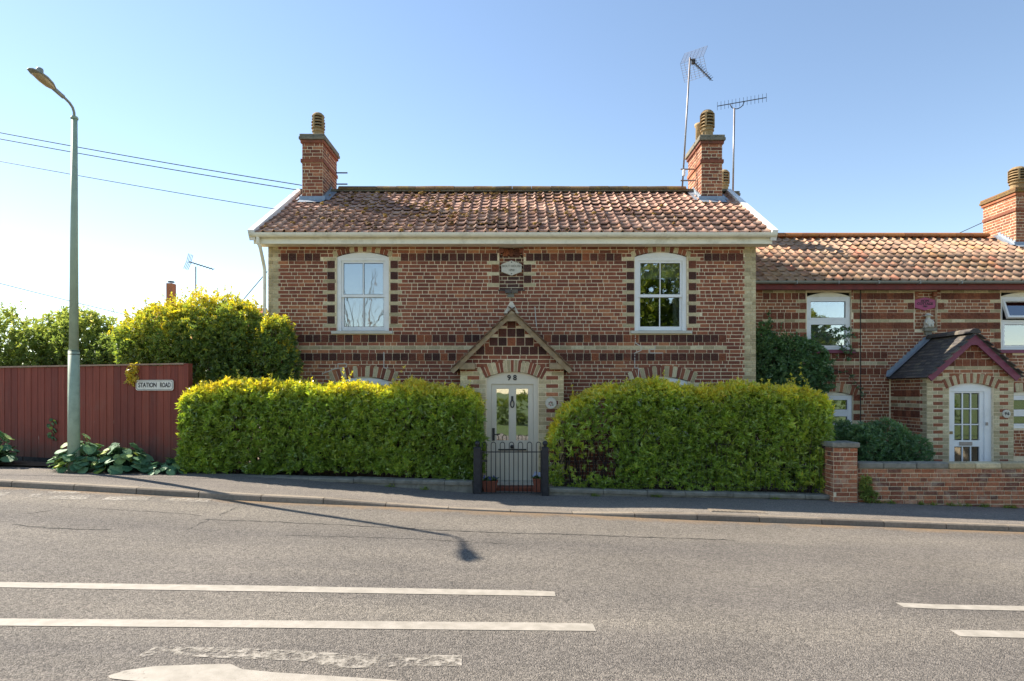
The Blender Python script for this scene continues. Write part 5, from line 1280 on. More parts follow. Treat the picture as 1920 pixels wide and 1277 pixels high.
# brick garden wall and pier in front of the cottage
gw = thing("garden_wall", "weathered low brick wall with sandy coping in front of the cottage", "wall", (9.2, 11.1, -.2))
GWY = 11.02; gwf = front(GWY); wa_, wb_ = X(1608, GWY), 13.0
GW = Wall(gwf, wa_ + .002, wb_, Z(879, GWY), -.7, .0752, proud=.012); GW.bond('brick', 0, 14, st=.215, j=.012); GW.lay(gw, {'brick': M['old_brick']}, lambda a, b, c, d: a < X(1960, GWY))
MB().box(wa_, wb_, GWY, GWY + .2, -.8, Z(879, GWY)).build("core", M['mortar'], gw)
xx = wa_ - .0
while xx < wb_:
    L = R.uniform(.42, .6); MB().bbox(xx + .003, xx + L - .003, GWY - .035, GWY + .235, Z(879, GWY) + .003, Z(867.5, GWY) + R.uniform(-.004, .004), .018, R.random()).build("coping_brick", M['buff'] if xx > 7 else M['stone'], gw); xx += L
pr = thing("brick_pier", "weathered brick pier with stone cap at the end of the right hedge", "pier", (X(1585, 10.95), 11.1, -.1))
PY2 = 10.93; p0, p1 = X(1563, PY2), X(1607, PY2); pf = front(PY2)
MB().box(p0, p1, PY2, PY2 + .4, -.5, Z(840, PY2)).build("core", M['mortar'], pr)
Wp = Wall(pf, p0, p1, Z(839.5, PY2), -.3, .0752, proud=.012); Wp.bond('brick', 0, 15, st=.215, j=.012); Wp.lay(pr, {'brick': M['old_brick']})
for fr_ in (side_l(p0), side_r(p1)):
    w = Wall(fr_, PY2, PY2 + .4, Z(839.5, PY2), -.3, .0752, proud=.012); w.bond('brick', 0, 15); w.lay(pr, {'brick': M['old_brick']}, cap=0)
MB().bbox(p0 - .03, p1 + .035, PY2 - .04, PY2 + .44, Z(839.5, PY2) + .002, Z(829.5, PY2), .015).build("cap_stone", M['stone'], pr)

# flower pots by the gate
def flower_pot(lb, cx_, cy_, zb, w_, d_, h_, col, n):
    t = thing("flower_pot", lb, "flower pot", (cx_, cy_, zb), "flower pots by the gate")
    P = [(cx_ + sx * w_ * k, cy_ + sy * d_ * k, zb + z) for z, k in ((0, .8), (h_ * .86, 1), (h_ * .86, 1.07), (h_, 1.07), (h_, .9), (h_ * .9, .9)) for sx, sy in ((-1, -1), (1, -1), (1, 1), (-1, 1))]
    MB().add(P, [(i * 4 + k, i * 4 + (k + 1) % 4, (i + 1) * 4 + (k + 1) % 4, (i + 1) * 4 + k) for i in range(5) for k in range(4)] + [(3, 2, 1, 0), (20, 21, 22, 23)]).build("pot", M['terracotta'], t)
    fm = plain('flower_' + str(n), col, .6, var=.2, scale=40, bump=0)
    Pl, D, Nn = [], [], []
    for _ in range(120):
        Pl.append((cx_ + R.uniform(-w_, w_), cy_ + R.uniform(-d_, d_), zb + h_ * .9 + R.uniform(0, .05))); D.append((R.uniform(-1, 1), R.uniform(-1, 1), R.uniform(.1, 1))); Nn.append((R.uniform(-.5, .5), R.uniform(-.5, .5), 1))
    place("foliage", leaf_mesh("foliage", Pl, D, Nn, np.full(120, .06), np.full(120, .03), NR.random(120), M['darkleaf']), t)
    for _ in range(n):
        c = Vector((cx_ + R.uniform(-w_, w_), cy_ + R.uniform(-d_, d_) - .01, zb + h_ + R.uniform(.03, .1))); m = MB()
        for k in range(5):
            a = 2 * math.pi * k / 5; u = Vector((math.cos(a), -.3, math.sin(a))) * .016; s = Vector((-math.sin(a), 0, math.cos(a))) * .01
            m.add([c, c + u * .6 + s, c + u * 1.2, c + u * .6 - s], [(0, 1, 2, 3)])
        m.build("flower", fm, t)
def leaf_mesh(name, P, D, Nn, L, Wd, tint, mat):
    P, D, Nn = (np.asarray(q, np.float64) for q in (P, D, Nn)); L = np.asarray(L)[:, None]; Wd = np.asarray(Wd)[:, None]
    D = D / (np.linalg.norm(D, axis=1, keepdims=True) + 1e-9)
    S = np.cross(D, Nn); S /= (np.linalg.norm(S, axis=1, keepdims=True) + 1e-9); U = np.cross(S, D)
    n = len(P); V = np.empty((n, 4, 3))
    V[:, 0] = P; V[:, 1] = P + D * L * .45 + S * Wd * .5 + U * Wd * .18; V[:, 2] = P + D * L - U * L * .12; V[:, 3] = P + D * L * .45 - S * Wd * .5 + U * Wd * .18
    b = np.arange(n)[:, None] * 4
    loops = (b + np.array([[0, 1, 2, 0, 2, 3]])).ravel()
    return mesh_np(name, V.reshape(-1, 3), loops, np.arange(2 * n) * 3, np.full(2 * n, 3), mat, np.repeat(tint, 2))
flower_pot("square terracotta pot of blue flowers at the left gate post", X(919, 11.35), 11.35, Z(922, 11.35), .13, .09, .2, srgb(90, 92, 160), 10)
flower_pot("tall terracotta pot of pale blue flowers at the right gate post", X(1007, 11.3), 11.3, Z(922, 11.3), .07, .07, .24, srgb(176, 186, 214), 22)

# ------------------------------------------------------------------ aerials and cables
ae = thing("grid_aerial", "tall leaning mast with grid reflector aerial left of the right chimney", "aerial", (3.82, 14.9, 6.5), "television aerials")
mb, mt = Vector((3.80, 14.9, 6.45)), Vector((3.98, 14.9, 9.45))
MB().tube([mb, mt], .02, 8).build("mast", M['steel'], ae, True)
for z in (6.88, 6.62): MB().tube([(3.76, 14.9, z), (4.13, 14.9, z)], .016, 6).build("bracket", M['steel'], ae)
MB().lathe((3.83, 14.88, 6.72), [(.03, 0), (.035, .02), (.035, .12), (.03, .14)], 10).build("amplifier", M['white'], ae)
b0_ = mt + Vector((.03, 0, -.05)); bd = Vector((.74, .94, 0)).normalized(); pd = Vector((bd.y, -bd.x, 0))
MB().tube([b0_ - bd * .08, b0_ + bd * 1.18], .013, 6).build("boom", M['iron'], ae)
m = MB(); r0 = b0_ + bd * .02
for s in (-1, 1):
    tip = Vector((0, 0, s * .34)) + bd * .24
    for k in range(7): m.tube([r0 + pd * (k / 6 - .5) * .56, r0 + pd * (k / 6 - .5) * .56 + tip], .0038, 4)
    for k in range(9): m.tube([r0 - pd * .28 + tip * k / 8, r0 + pd * .28 + tip * k / 8], .0032, 4)
tag(m.build("reflector_grid", M['steel'], ae), kind="stuff")
for k in range(11):
    c = b0_ + bd * (.18 + .1 * k); m = MB()
    for s in (-1, 1): m.tube([c - pd * .05, c + pd * .05 + Vector((0, 0, s * .045))], .006, 4)
    m.build("element", M['iron'], ae)
MB().box(-.04, .04, -.04, .04, -.05, .05, M=Matrix.Translation(b0_ + bd * .1)).build("junction_box", M['iron'], ae)
a2_ = thing("rod_aerial", "mast with long rod aerial behind the right chimney", "aerial", (5.5, 17.0, 6.9), "television aerials")
t2 = Vector((X(1377, 16.9), 16.9, Z(203, 16.9)))
MB().tube([(X(1374, 16.9), 16.9, 6.8), t2], .024, 8).build("mast", M['steel'], a2_, True)
e0, e1 = Vector((X(1345, 17.1), 17.1, Z(199, 17.1))), Vector((X(1437, 16.6), 16.6, Z(183, 16.6))); e1.z = e0.z = (e0.z + e1.z) / 2
MB().tube([e0, e1], .011, 6).build("boom", M['iron'], a2_)
mid = e0.lerp(e1, .42)
MB().tube([e0.lerp(e1, .26)] + [e0.lerp(e1, .26 + .30 * i / 8) - Vector((0, 0, .02 + .14 * math.sin(math.pi * i / 8) ** .6)) for i in range(1, 8)] + [e0.lerp(e1, .56)], .012, 6).build("cradle", M['iron'], a2_, True)
for k in range(14):
    c = e0.lerp(e1, k / 13); MB().tube([c - Vector((0, 0, .11)), c + Vector((0, 0, .11))], .0052, 4).build("element", M['iron'], a2_)
pole = thing("telegraph_pole", "wooden telegraph pole beyond the left edge carrying the cables", "pole", (-19.3, 14, .6))
MB().tube([(-19.3, 14, .3), (-19.3, 14, 9.3)], [.13, .09], 12).build("post", M['bark'], pole, True); MB().box(-19.36, -19.24, 13.5, 14.5, 8.95, 9.05).build("crossarm", M['bark'], pole)
def cable(lb, A, B, sag=.12, r=.0095, grp="overhead cables at left"):
    A, B = Vector(A), Vector(B)
    o = MB().tube([A.lerp(B, i / 20) - Vector((0, 0, sag * 4 * (i / 20) * (1 - i / 20))) for i in range(21)], r, 6).build("overhead_cable", M['cable'])
    tag(o, lb, "cable", grp)
PLE = lambda py: (-19.3, 14, Z(py, 14))
cable("upper thick cable running to the left chimney", PLE(104), (X(566, 14.9), 14.9, Z(347.5, 14.9)))
cable("second thick cable just under the uppermost at left", PLE(117), (X(556, 14.6), 14.6, Z(356, 14.6)))
cable("thin cable meeting the left roof verge lower down", PLE(160), (X(516, 13.2), 13.2, Z(392, 13.2)), .1, .007)
cable("lowest thin cable behind the lamp and left bush", PLE(340), (X(330, 22), 22, Z(612, 22)), .1, .010)
cable("short slanting line from downpipe into the golden shrub", (HL - .04, 12.85, Z(509, 12.85)), (X(446, 13.2), 13.2, Z(574, 13.2)), 0, .009, None)
cable("thin cable rising to the far right chimney", (X(1790, 19), 19, Z(441, 19)), (12.58, 16.6, Z(396, 16.6)), 0, .010, None)
# house far behind, of which the flue and aerial top show over the shrub
fh_ = thing("distant_house", "distant house whose brick chimney shows above the golden shrub", "house", (-15.2, 32, .5))
MB().box(-18, -12.6, 29, 35, -.5, 4.2).build("wall", M['render'], fh_)
MB().add([(-18.2, 28.7, 4.1), (-12.4, 28.7, 4.1), (-12.4, 32, 5.9), (-18.2, 32, 5.9), (-12.4, 35.3, 4.1), (-18.2, 35.3, 4.1)], [(0, 1, 2, 3), (3, 2, 4, 5), (0, 3, 5), (1, 4, 2)]).build("roof", M['ridge2'], fh_)
for x_ in (-16.8, -13.8):
    w = MB().box(x_ - .6, x_ + .6, 28.95, 29.02, 2.4, 3.6).build("window", M['white'], fh_); MB().box(x_ - .52, x_ + .52, 28.93, 28.948, 2.48, 3.52).build("pane", M['glass'], w)
cx2 = X(321, 32); MB().box(cx2 - .14, cx2 + .14, 31.8, 32.2, 5.5, Z(532, 32)).build("chimney", M['brick2'], fh_); MB().lathe((cx2, 32, Z(529.5, 32)), [(.16, 0), (.14, .05)], 12).build("chimney_cap", M['soot'], fh_)
a3 = thing("rod_aerial", "small distant aerial on a mast above the golden shrub", "aerial", (X(367, 31), 31, 6), "television aerials")
q0 = Vector((X(367, 31), 31, Z(500, 31))); MB().tube([(q0.x, q0.y, 5.6), q0], .03, 6).build("mast", M['steel'], a3)
q1, q2 = Vector((X(355, 31), 31, Z(491, 31))), Vector((X(400, 31), 31, Z(505, 31))); MB().tube([q1, q2], .025, 6).build("boom", M['iron'], a3)
for k in range(9): c = q1.lerp(q2, k / 8); MB().tube([c - Vector((0, .1, .05)), c + Vector((0, .1, .05))], .012, 4).build("element", M['iron'], a3)
m = MB()
for s in (-1, 1):
    for k in range(4): m.tube([q1 + Vector((-.02, -.2 + .13 * k, 0)), q1 + Vector((.12 * s - .05, -.2 + .13 * k, .36 * s))], .012, 4)
m.build("reflector", M['iron'], a3)
# ------------------------------------------------------------------ plants
def wob(P, seed, f=2.6):
    r = np.random.default_rng(seed); o = np.zeros(len(P))
    for i in range(7):
        k = r.normal(size=3) * f * (1 + .6 * i); o += np.sin(P @ k + r.uniform(0, 6.3)) / (1 + .45 * i)
    return o / 2.6
def unit(A): return A / (np.linalg.norm(A, axis=1, keepdims=True) + 1e-9)
def sprigs(C, A, tint, rng, per=7, L=.072, Wd=.028, spread=.95):
    """each shoot tip carries a whorl of leaves round its axis"""
    n = len(C); A = unit(A); H = unit(np.cross(A, rng.normal(size=(n, 3)))); B = np.cross(A, H)
    ph = rng.uniform(0, 6.28, (n, 1)) + np.arange(per)[None] * 2.4; th = spread * rng.uniform(.45, 1.25, (n, per))
    D = A[:, None] * np.cos(th)[..., None] + (H[:, None] * np.cos(ph)[..., None] + B[:, None] * np.sin(ph)[..., None]) * np.sin(th)[..., None]
    base = C[:, None] - A[:, None] * (rng.uniform(0, .06, (n, per, 1)) * L / .06)
    Nn = A[:, None] - D * np.sum(A[:, None] * D, -1, keepdims=True) + rng.normal(size=D.shape) * .25
    sz = rng.uniform(.65, 1.25, (n, per)) * rng.uniform(.8, 1.2, (n, 1))
    T = np.clip(tint[:, None] + rng.normal(size=(n, per)) * .09, 0, 1)
    r3 = lambda q: q.reshape(-1, 3)
    return r3(base), r3(D), r3(Nn), (L * sz).ravel(), (Wd * sz).ravel(), T.ravel()
def foliage(name, parts, mat, parent):
    cat = [np.concatenate([p[i] for p in parts]) for i in range(6)]
    return place(name, leaf_mesh(name, *cat, mat), parent)
def hedge(lb, x0, x1, y0, y1, ztop, zbot, seed, thin=None, group="clipped hedges by the gate", endbulge=.12, n_front=4600):
    rng = np.random.default_rng(seed); t = thing("hedge", lb, "hedge", ((x0 + x1) / 2, (y0 + y1) / 2, 0), group)
    parts = []; W_, D_ = x1 - x0, y1 - y0; hgt = ztop((x0 + x1) / 2) - zbot((x0 + x1) / 2)
    faces = [('f', n_front), ('t', int(n_front * .45)), ('l', int(n_front * .14)), ('r', int(n_front * .14)), ('b', int(n_front * .12))]
    vt = np.vectorize(ztop); vb = np.vectorize(zbot)
    for face, n in faces:
        u, w = rng.random(n), rng.random(n); P = np.zeros((n, 3)); N = np.zeros((n, 3))
        if face in 'fb':
            P[:, 0] = x0 + u * W_; P[:, 1] = y0 if face == 'f' else y1; zt, zb = vt(P[:, 0]), vb(P[:, 0]); P[:, 2] = zb + w * (zt - zb); N[:, 1] = -1 if face == 'f' else 1
        elif face == 't': P[:, 0] = x0 + u * W_; P[:, 1] = y0 + w * D_; P[:, 2] = vt(P[:, 0]); N[:, 2] = 1
        else:
            P[:, 0] = x0 if face == 'l' else x1; P[:, 1] = y0 + u * D_; zt, zb = vt(P[:, 0]), vb(P[:, 0]); P[:, 2] = zb + w * (zt - zb); N[:, 0] = -1 if face == 'l' else 1
        w1 = wob(P, seed, 1.9); e = w1 * .07 + wob(P, seed + 1, 6.0) * .06 + rng.normal(size=n) * .025
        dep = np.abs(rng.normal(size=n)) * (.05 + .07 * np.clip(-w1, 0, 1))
        zt, zb = vt(P[:, 0]), vb(P[:, 0]); hrel = (P[:, 2] - zb) / (zt - zb)
        rnd = np.zeros(n)                                                    # rounded shoulders
        if face in 'fb': rnd = np.clip((hrel - .86) / .14, 0, 1) ** 2 * .10 + np.clip((.1 - hrel) / .1, 0, 1) * .06
        if face == 't': rnd = np.clip((np.abs(P[:, 1] - (y0 + y1) / 2) / (D_ / 2) - .6) / .4, 0, 1) ** 2 * .08
        P += N * (e - dep - rnd)[:, None]
        if face in 'fb': P[:, 0] += -wob(P, seed + 3) * .05
        axis = N * 1.0 + rng.normal(size=(n, 3)) * .45 + np.array([0, 0, .55])
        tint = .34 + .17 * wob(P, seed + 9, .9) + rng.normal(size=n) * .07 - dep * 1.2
        tint += np.clip((P[:, 2] - (zt - .34)) / .32, 0, 1) * .5                # this year's yellow shoots, plus backlit yellow painted in toward the top
        keep = np.ones(n, bool)
        if thin is not None:
            k = thin(P[:, 0], P[:, 2], rng); keep = rng.random(n) < k; tint += (1 - k) * .22
        big = keep & (rng.random(n) < .22); keep = keep & ~big
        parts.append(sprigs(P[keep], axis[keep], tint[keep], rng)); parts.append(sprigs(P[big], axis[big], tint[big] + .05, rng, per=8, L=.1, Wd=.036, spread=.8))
    n = int(34 * W_)                                                         # long shoots sticking out of the top
    b = np.stack([x0 + rng.random(n) * W_, y0 + rng.random(n) * D_, np.zeros(n)], 1); b[:, 2] = vt(b[:, 0])
    Ls = rng.gamma(1.4, .045, n); d = unit(np.array([0, 0, 1.0]) + rng.normal(size=(n, 3)) * .28)
    for s in (.25, .55, .85, 1.1):
        q = Ls > .05; parts.append(sprigs((b + d * (Ls * s)[:, None])[q], d[q], np.full(q.sum(), .86), rng, per=5, L=.045, Wd=.02))
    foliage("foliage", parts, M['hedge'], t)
    m = MB()                                                                 # woody inside
    xx = x0 + .1
    while xx < x1 - .08:
        by = (y0 + y1) / 2 + R.uniform(-.15, .15); p = Vector((xx, by, zbot(xx) - .1))
        for _ in range(5):
            q1 = p + Vector((R.uniform(-.12, .12), R.uniform(-.1, .1), R.uniform(.3, .6))); q2 = q1 + Vector((R.uniform(-.2, .2), R.uniform(-.22, .12), R.uniform(.3, .5))); q3 = q2 + Vector((R.uniform(-.18, .18), R.uniform(-.22, .15), R.uniform(.2, .45)))
            q3.z = min(q3.z, ztop(xx) - .05)
            for q_ in (q1, q2, q3): q_.x = max(x0 + .05, min(x1 - .05, q_.x)); q_.z = min(q_.z, ztop(q_.x) - .06)
            m.tube([p, q1, q2, q3], [.014, .010, .007, .004], 5, cap=False)
        xx += .16
    m.build("branches", M['twig'], t)
    return t, rng
def inner(t, x0, x1, y0, y1, ztop, zbot, rng, mat, n=2600, L=.07):
    """shaded inner leaves that close the view through a hedge"""
    P = np.stack([x0 + rng.random(n) * (x1 - x0), y0 + rng.random(n) * (y1 - y0), rng.random(n)], 1)
    zt, zb = np.vectorize(ztop)(P[:, 0]), np.vectorize(zbot)(P[:, 0]); P[:, 2] = zb + P[:, 2] * (zt - zb - .1)
    foliage("inner_foliage", [sprigs(P, rng.normal(size=(n, 3)) + np.array([0, -.8, .3]), rng.random(n) * .3, rng, per=8, L=L, Wd=L * .5, spread=1.3)], mat, t)
lt = lambda x_: Z(float(np.interp(CX + x_ * F_PX / 11.2, [330, 345, 365, 420, 520, 600, 640, 700, 760, 820, 860, 885, 898, 906], [752, 735, 722, 716, 722, 726, 723, 728, 722, 724, 731, 738, 750, 770])), 11.2) + .02 * math.sin(x_ * 6.1)
lb_ = lambda x_: .36 + (zw(x_) + .17 - .36) * max(0, min(1, (x_ + 4.3) / 3.4)) if x_ > -4.3 else zw(x_) + .03
HLx0, HLx1 = X(342, 11.3), X(899, 11.2)
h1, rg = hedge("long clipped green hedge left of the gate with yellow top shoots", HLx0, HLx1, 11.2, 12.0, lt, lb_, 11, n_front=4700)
inner(h1, HLx0 + .05, HLx1 - .05, 11.32, 11.8, lt, lb_, rg, M['hedge'], 2400)
rt = lambda x_: Z(float(np.interp(CX + x_ * F_PX / 11.2, [1024, 1036, 1050, 1075, 1100, 1140, 1180, 1200, 1240, 1300, 1350, 1400, 1460, 1510, 1540, 1560, 1568], [835, 800, 768, 748, 740, 731, 722, 717, 721, 727, 728, 726, 725, 729, 734, 744, 760])), 11.2) + .022 * math.sin(x_ * 5.3)
rb_ = lambda x_: zw(x_) + .10 + .06 * max(0, math.sin(x_ * 3.1))
HRx0, HRx1 = X(1032, 11.25), X(1561, 11.25)
def thin(x_, z, rng):
    k = np.ones(len(x_)); s = np.clip((1.9 - x_) / .3, 0, 1)
    hole = np.clip((1.15 - z) / .5, 0, 1) * np.clip((z - .15) / .2, 0, 1)
    k -= s * (.3 + .62 * hole)
    low = np.clip((.42 - z) / .3, 0, 1) * (np.sin(x_ * 2.7) > -.1) * np.clip((x_ - 1.9) / .3, 0, 1); k -= .5 * low
    return np.clip(k, .08, 1)
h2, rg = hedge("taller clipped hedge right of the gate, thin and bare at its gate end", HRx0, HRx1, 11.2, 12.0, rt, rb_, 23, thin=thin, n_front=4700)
inner(h2, 1.75, HRx1 - .05, 11.34, 11.8, rt, lambda x_: rb_(x_) + .12, rg, M['hedge'], 2000)

def blob_bush(t, name, lobes, n, mat, seed, L=.06, Wd=.03, per=7, base_t=.35, top_t=.35, rough=.16, sunward=.0, twigs=0):
    rng = np.random.default_rng(seed); parts = []; tot = sum(r[0] * r[2] for _, r in lobes)
    zmax = max(c[2] + r[2] for c, r in lobes); zmin = min(c[2] - r[2] for c, r in lobes)
    for c, r in lobes:
        k = int(n * r[0] * r[2] / tot); d = unit(rng.normal(size=(k, 3))); dep = 1 - np.abs(rng.normal(size=k)) * .13
        P = np.array(c) + d * np.array(r) * dep[:, None]; P += d * (wob(P, seed, 1.8) * rough + wob(P, seed + 5, 4.5) * rough * .5)[:, None]
        axis = d + rng.normal(size=(k, 3)) * .5 + np.array([0, 0, .35])
        h = (P[:, 2] - zmin) / (zmax - zmin)
        ti = base_t + .1 * wob(P, seed + 7, 1.5) + rng.normal(size=k) * .06 + top_t * np.clip((h - .45) / .5, 0, 1) - sunward * d[:, 0] * .3 - (1 - dep) * .8  # growth colour plus sunlight painted in on the top and sun side
        parts.append(sprigs(P, axis, ti, rng, per=per, L=L, Wd=Wd))
    if twigs:
        for c, r in lobes:
            k = twigs; d = unit(rng.normal(size=(k, 3)) * np.array([1, .6, .3]) + np.array([0, 0, 1.2])); b = np.array(c) + d * np.array(r); up = unit(d * .5 + np.array([0, 0, 1]) + rng.normal(size=(k, 3)) * .2); Ls = rng.gamma(2, .05, k)
            for s in (.2, .45, .7, 1): parts.append(sprigs(b + up * (Ls * s)[:, None], up, np.full(k, base_t + top_t * .8), rng, per=4, L=L * .85, Wd=Wd * .85))
    return foliage(name, parts, mat, t)
def limbs(t, base, lobes, r0=.07, mat=None):
    m = MB(); b = Vector(base)
    for c, r in lobes:
        for k in range(5):
            e = Vector(c) + Vector((R.uniform(-.7, .7) * r[0], R.uniform(-.5, .5) * r[1], R.uniform(-.4, .7) * r[2])); q1 = b.lerp(e, .35) + Vector((R.uniform(-.1, .1), R.uniform(-.1, .1), .1)); q2 = b.lerp(e, .7) + Vector((R.uniform(-.12, .12), R.uniform(-.12, .12), .05))
            m.tube([b + Vector((R.uniform(-.05, .05), R.uniform(-.05, .05), 0)), q1, q2, e], [r0 * .6, r0 * .4, r0 * .25, r0 * .1], 6, cap=False)
    m.tube([b - Vector((0, 0, .2)), b + Vector((0, 0, .5)), b + Vector((0.03, 0, 1.0))], [r0, r0 * .8, r0 * .5], 8)
    return m.build("trunk", mat or M['bark'], t)
# golden shrub behind the fence end
gs = thing("golden_shrub", "large golden green shrub rising behind the fence end and left hedge", "shrub", (-6.0, 12.6, .3))
SY = 12.7; S = lambda px, py, Y=SY: (X(px, Y), Y, Z(py, Y))
lob = [(S(330, 640), (1.05, .8, .80)), (S(405, 615), (.95, .8, .72)), (S(450, 640), (.72, .7, .72)), (S(268, 655), (.66, .6, .6)), (S(520, 655, 12.3), (.38, .35, .62)), (S(395, 690), (.9, .6, .5)), (S(538, 690, 12.25), (.2, .25, .42)), (S(452, 700, 12.4), (.55, .4, .45))]
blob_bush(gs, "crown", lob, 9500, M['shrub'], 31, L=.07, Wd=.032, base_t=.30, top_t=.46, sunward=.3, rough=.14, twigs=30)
limbs(gs, (-5.9, 12.75, .3), lob)
rng = np.random.default_rng(5); C = np.array([S(238 + 22 * rng.random(), 688 + 28 * k / 40 + rng.normal() * 4, 11.75) for k in range(46)]); foliage("hanging_spray", [sprigs(C, rng.normal(size=(46, 3)) + np.array([0, -.3, -.6]), np.full(46, .78), rng, L=.065, Wd=.03)], M['shrub'], gs)
# bushes beyond the fence
for lb, lob, sd in (("olive green bush behind the fence at the far left edge", [((-12.6, 14.6, 2.35), (1.3, .9, 1.25)), ((-11.4, 14.5, 2.45), (1.1, .9, 1.15)), ((-10.4, 14.4, 2.3), (1.0, .8, 1.1))], 41),
                    ("olive green bush behind the fence, right of the lamp column", [((-9.3, 14.4, 2.4), (.95, .8, 1.0)), ((-8.5, 14.2, 2.2), (.8, .8, .95)), ((-9.9, 14.6, 2.5), (.8, .8, 1.1))], 43)):
    t = thing("bush", lb, "bush", (lob[0][0][0], lob[0][0][1], .4), "bushes behind the fence")
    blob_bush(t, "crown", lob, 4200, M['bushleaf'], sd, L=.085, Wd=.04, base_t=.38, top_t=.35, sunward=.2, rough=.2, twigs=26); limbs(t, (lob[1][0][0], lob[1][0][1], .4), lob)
# climber on the cottage wall
cl = thing("climbing_shrub", "dark green climber on the cottage wall beside the house corner", "climber", (6.0, 14.4, -.1))
lob = [(S(1455, 690, 14.2), (.55, .35, .75)), (S(1500, 680, 14.25), (.6, .35, .6)), (S(1535, 705, 14.3), (.35, .3, .45)), (S(1432, 640, 14.4), (.25, .25, .4)), (S(1470, 740, 14.2), (.7, .4, .6))]
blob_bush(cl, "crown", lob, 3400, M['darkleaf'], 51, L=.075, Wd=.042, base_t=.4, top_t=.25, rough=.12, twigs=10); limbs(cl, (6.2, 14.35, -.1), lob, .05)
rng = np.random.default_rng(8); m = MB(); Cs = []
for pts in ([(1500, 650), (1530, 632), (1565, 625), (1592, 633), (1600, 626)], [(1560, 626), (1580, 612), (1594, 618)], [(1565, 628), (1580, 650), (1585, 662)], [(1450, 640), (1446, 605), (1440, 585)], [(1440, 655), (1436, 620)], [(1545, 690), (1590, 700), (1612, 725), (1618, 745)], [(1590, 640), (1596, 655), (1590, 675)]):
    q = [Vector(S(*p, 14.55)) for p in pts]; m.tube(q, .006, 5, cap=False)
    for k in range(len(q) - 1):
        for s in range(4): Cs.append(q[k].lerp(q[k + 1], s / 4 + rng.random() * .2) + Vector(rng.normal(size=3) * .02))
m.build("shoots", M['twig'], cl); foliage("shoot_leaves", [sprigs(np.array(Cs), rng.normal(size=(len(Cs), 3)) + np.array([0, -.6, .4]), np.full(len(Cs), .4), rng, per=5, L=.075, Wd=.045)], M['darkleaf'], cl)
db_ = thing("dark_bush", "dark green bush between the brick pier and the cottage porch", "bush", (7.1, 12.6, -.1))
lob = [(S(1612, 850, 12.5), (.45, .45, .55)), (S(1660, 845, 12.6), (.5, .45, .58)), (S(1700, 862, 12.5), (.42, .4, .5)), (S(1585, 825, 12.7), (.3, .3, .4))]
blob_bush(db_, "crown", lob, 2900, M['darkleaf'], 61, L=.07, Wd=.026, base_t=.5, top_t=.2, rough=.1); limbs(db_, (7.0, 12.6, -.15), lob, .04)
# weed at the foot of the garden wall
wd = thing("weed", "small pale green weed against the garden wall beside the pier", "weed", (X(1625, 10.95), 10.95, zw(5.9)))
blob_bush(wd, "leaves", [(S(1624, 915, 10.93), (.10, .05, .2)), (S(1632, 930, 10.93), (.12, .05, .1))], 160, M['bushleaf'], 71, L=.05, Wd=.02, base_t=.55, top_t=.2, rough=.03)
MB().tube([S(1624, 940, 10.94), S(1622, 900, 10.94)], .006, 5).build("stem", M['twig'], wd)

wt = thing("weed_tufts", "thin weeds and grass tufts along the foot of the garden wall", "weeds", (8.5, 10.98, zw(8)))
rng = np.random.default_rng(77); C = []
for q in [wa_ + .3 + k * .31 + rng.normal() * .12 for k in range(16)] + [-2.2, -1.6, 1.3, 2.4, 4.4]:
    C += [(q + rng.normal() * .05, (10.985 if q > 5 else 11.07) - abs(rng.normal()) * .02, zw(q) + .01) for _ in range(9)]
C = np.array(C); o = foliage("tufts", [sprigs(C, rng.normal(size=(len(C), 3)) * .3 + np.array([0, -.4, 1]), np.full(len(C), .5), rng, per=6, L=.07, Wd=.012, spread=.7)], M['bushleaf'], wt); o["kind"] = "stuff"
# broad leaved plants at the foot of the fence: every leaf a part
P = []; n = 10; prof = [(0, 0), (.36, -.12), (.5, .22), (.44, .55), (.24, .85), (0, 1.0)]
for k, (a, b) in enumerate(prof): P += [(-a, b, .06 * math.sin(b * 2.6) - .10 * a + .03 * (k % 2)), (0, b, .06 * math.sin(b * 2.6) - .16 * b * b), (a, b, .06 * math.sin(b * 2.6) - .10 * a + .03 * ((k + 1) % 2))]
lm = MB().add(P, [(3 * k + j, 3 * k + j + 1, 3 * k + j + 4, 3 * k + j + 3) for k in range(5) for j in range(2)]).mesh("leaf", M['plantleaf'], True)
def broad_plant(lb, px0, px1, ytop, Y, nleaf, size, seed):
    rr = random.Random(seed); c = (X((px0 + px1) / 2, Y), Y); g = zp(*c)
    t = thing("leafy_plant", lb, "plant", (c[0], c[1], g), "broad leaved plants along the fence"); st = MB()
    hw3 = (X(px1, Y) - X(px0, Y)) / 2; H = Z(ytop, Y) - g
    for k in range(nleaf):
        a = rr.uniform(0, 6.283); r = math.sqrt(rr.random()); dx, dy = math.cos(a) * r, math.sin(a) * r
        h = H * (1 - .75 * r ** 1.6) * rr.uniform(.45, 1.0); p = Vector((c[0] + dx * hw3 * .82, Y + dy * .32, g + max(.04, h)))
        yaw = math.atan2(-dx, dy) + rr.uniform(-.7, .7) if dy < .2 else rr.uniform(-2.6, 2.6) + math.pi
        s = size * rr.uniform(.6, 1.25)
        o = place("leaf", lm, t, p, (rr.uniform(-1.0, -.25), rr.uniform(-.35, .35), yaw), (s * rr.uniform(.9, 1.15), s, s))
        st.tube([(c[0] + dx * .06, Y + dy * .04, g), (c[0] + dx * hw3 * .4, Y + dy * .16, g + h * .7), p + Vector((0, 0, -.005))], [.007, .006, .004], 5, cap=False)
    st.build("stalks", M['bigleaf'], t)
broad_plant("large leaved plant crowding the foot of the lamp column", 92, 212, 812, 11.15, 110, .15, 1)
broad_plant("largest broad leaved plant in front of the fence, right of the lamp", 172, 292, 822, 11.2, 110, .17, 2)
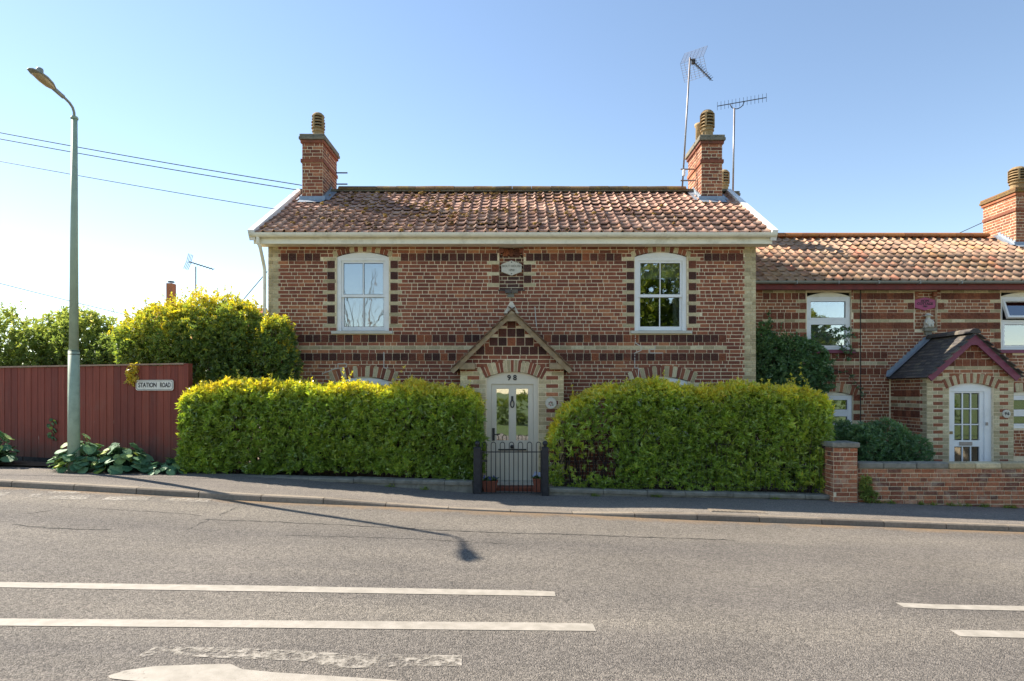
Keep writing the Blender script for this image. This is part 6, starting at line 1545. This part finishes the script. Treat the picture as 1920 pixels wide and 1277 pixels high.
broad_plant("small leggy leaved plant next to the hedge end", 282, 348, 855, 11.2, 40, .12, 3)
broad_plant("broad leaved plant at the left edge of the photo", -60, 36, 800, 11.6, 70, .16, 4)
iv = thing("ivy_sprig", "little ivy sprig climbing the red fence left of the lamp", "ivy", (X(103, 12.2), 12.2, .6))
for k in range(15):
    py = 785 + k * 2.6; p = on_fence(100 + 7 * math.sin(k)); place("leaf", lm, iv, (p.x, p.y - .05, Z(py, p.y)), (-1.2, R.uniform(-.4, .4), R.uniform(-.8, .8)), (.06,) * 3)
MB().tube([(on_fence(102).x, on_fence(102).y - .035, Z(785, 12.2)), (on_fence(103).x, on_fence(103).y - .035, Z(826, 12.2))], .005, 5).build("stem", M['twig'], iv)

# trees across the road, mirrored in the windows
for lb, x_, y, h, rx, sd in (("tall leafy tree across the road, mirrored in the right upstairs window", 8.1, -11, 10.0, 2.1, 81), ("smaller tree across the road, mirrored in the cottage panes", 18.5, -13, 7.6, 2.0, 82)):
    t = thing("roadside_tree", lb, "tree", (x_, y, zr(x_)), "trees across the road")
    lob = [((x_, y, h * .62), (rx, rx * .8, h * .36)), ((x_ - rx * .5, y + .6, h * .42), (rx * .7, rx * .6, h * .28)), ((x_ + rx * .55, y + .5, h * .4), (rx * .7, rx * .6, h * .28))]
    blob_bush(t, "crown", lob, 2600, M['treeleaf'], sd, L=.30, Wd=.15, base_t=.45, top_t=.25, rough=.6); limbs(t, (x_, y, zr(x_)), lob, .22)
bt = thing("bare_tree", "nearly bare tree across the road, mirrored in the left upstairs window", "tree", (-9, -12, zr(-9)), "trees across the road")
m = MB(); b = Vector((-9, -12, zr(-9))); m.tube([b - Vector((0, 0, .2)), b + Vector((.1, 0, 2.5))], [.2, .14], 8)
for k in range(16):
    a = k * 2.4; d = Vector((math.cos(a) * .5, math.sin(a) * .5, 1)); q = b + Vector((.1, 0, 2.0 + .03 * k)); L = R.uniform(4, 6.5)
    pts = [q, q + d * L * .3 + Vector((R.uniform(-.3, .3), 0, 0)), q + d * L * .6 + Vector((R.uniform(-.5, .5), R.uniform(-.4, .4), 0)), q + d * L + Vector((R.uniform(-.8, .8), 0, 0))]; m.tube(pts, [.06, .04, .025, .008], 5, cap=False)
    for s in range(4):
        o = pts[1].lerp(pts[3], .2 + .2 * s); m.tube([o, o + Vector((R.uniform(-.8, .8), R.uniform(-.6, .6), R.uniform(.3, 1.1)))], [.016, .004], 4, cap=False)
m.build("trunk", M['bark'], bt)
fhg = thing("roadside_hedge", "rough hedge along the far side of the road, behind the viewer", "hedge", (0, -8, 0))
blob_bush(fhg, "foliage", [((q, -8.5, .7 + .2 * math.sin(q)), (2.2, 1.0, 1.1)) for q in range(-20, 24, 3)], 5000, M['treeleaf'], 91, L=.16, Wd=.08, base_t=.45, top_t=.3, rough=.3)
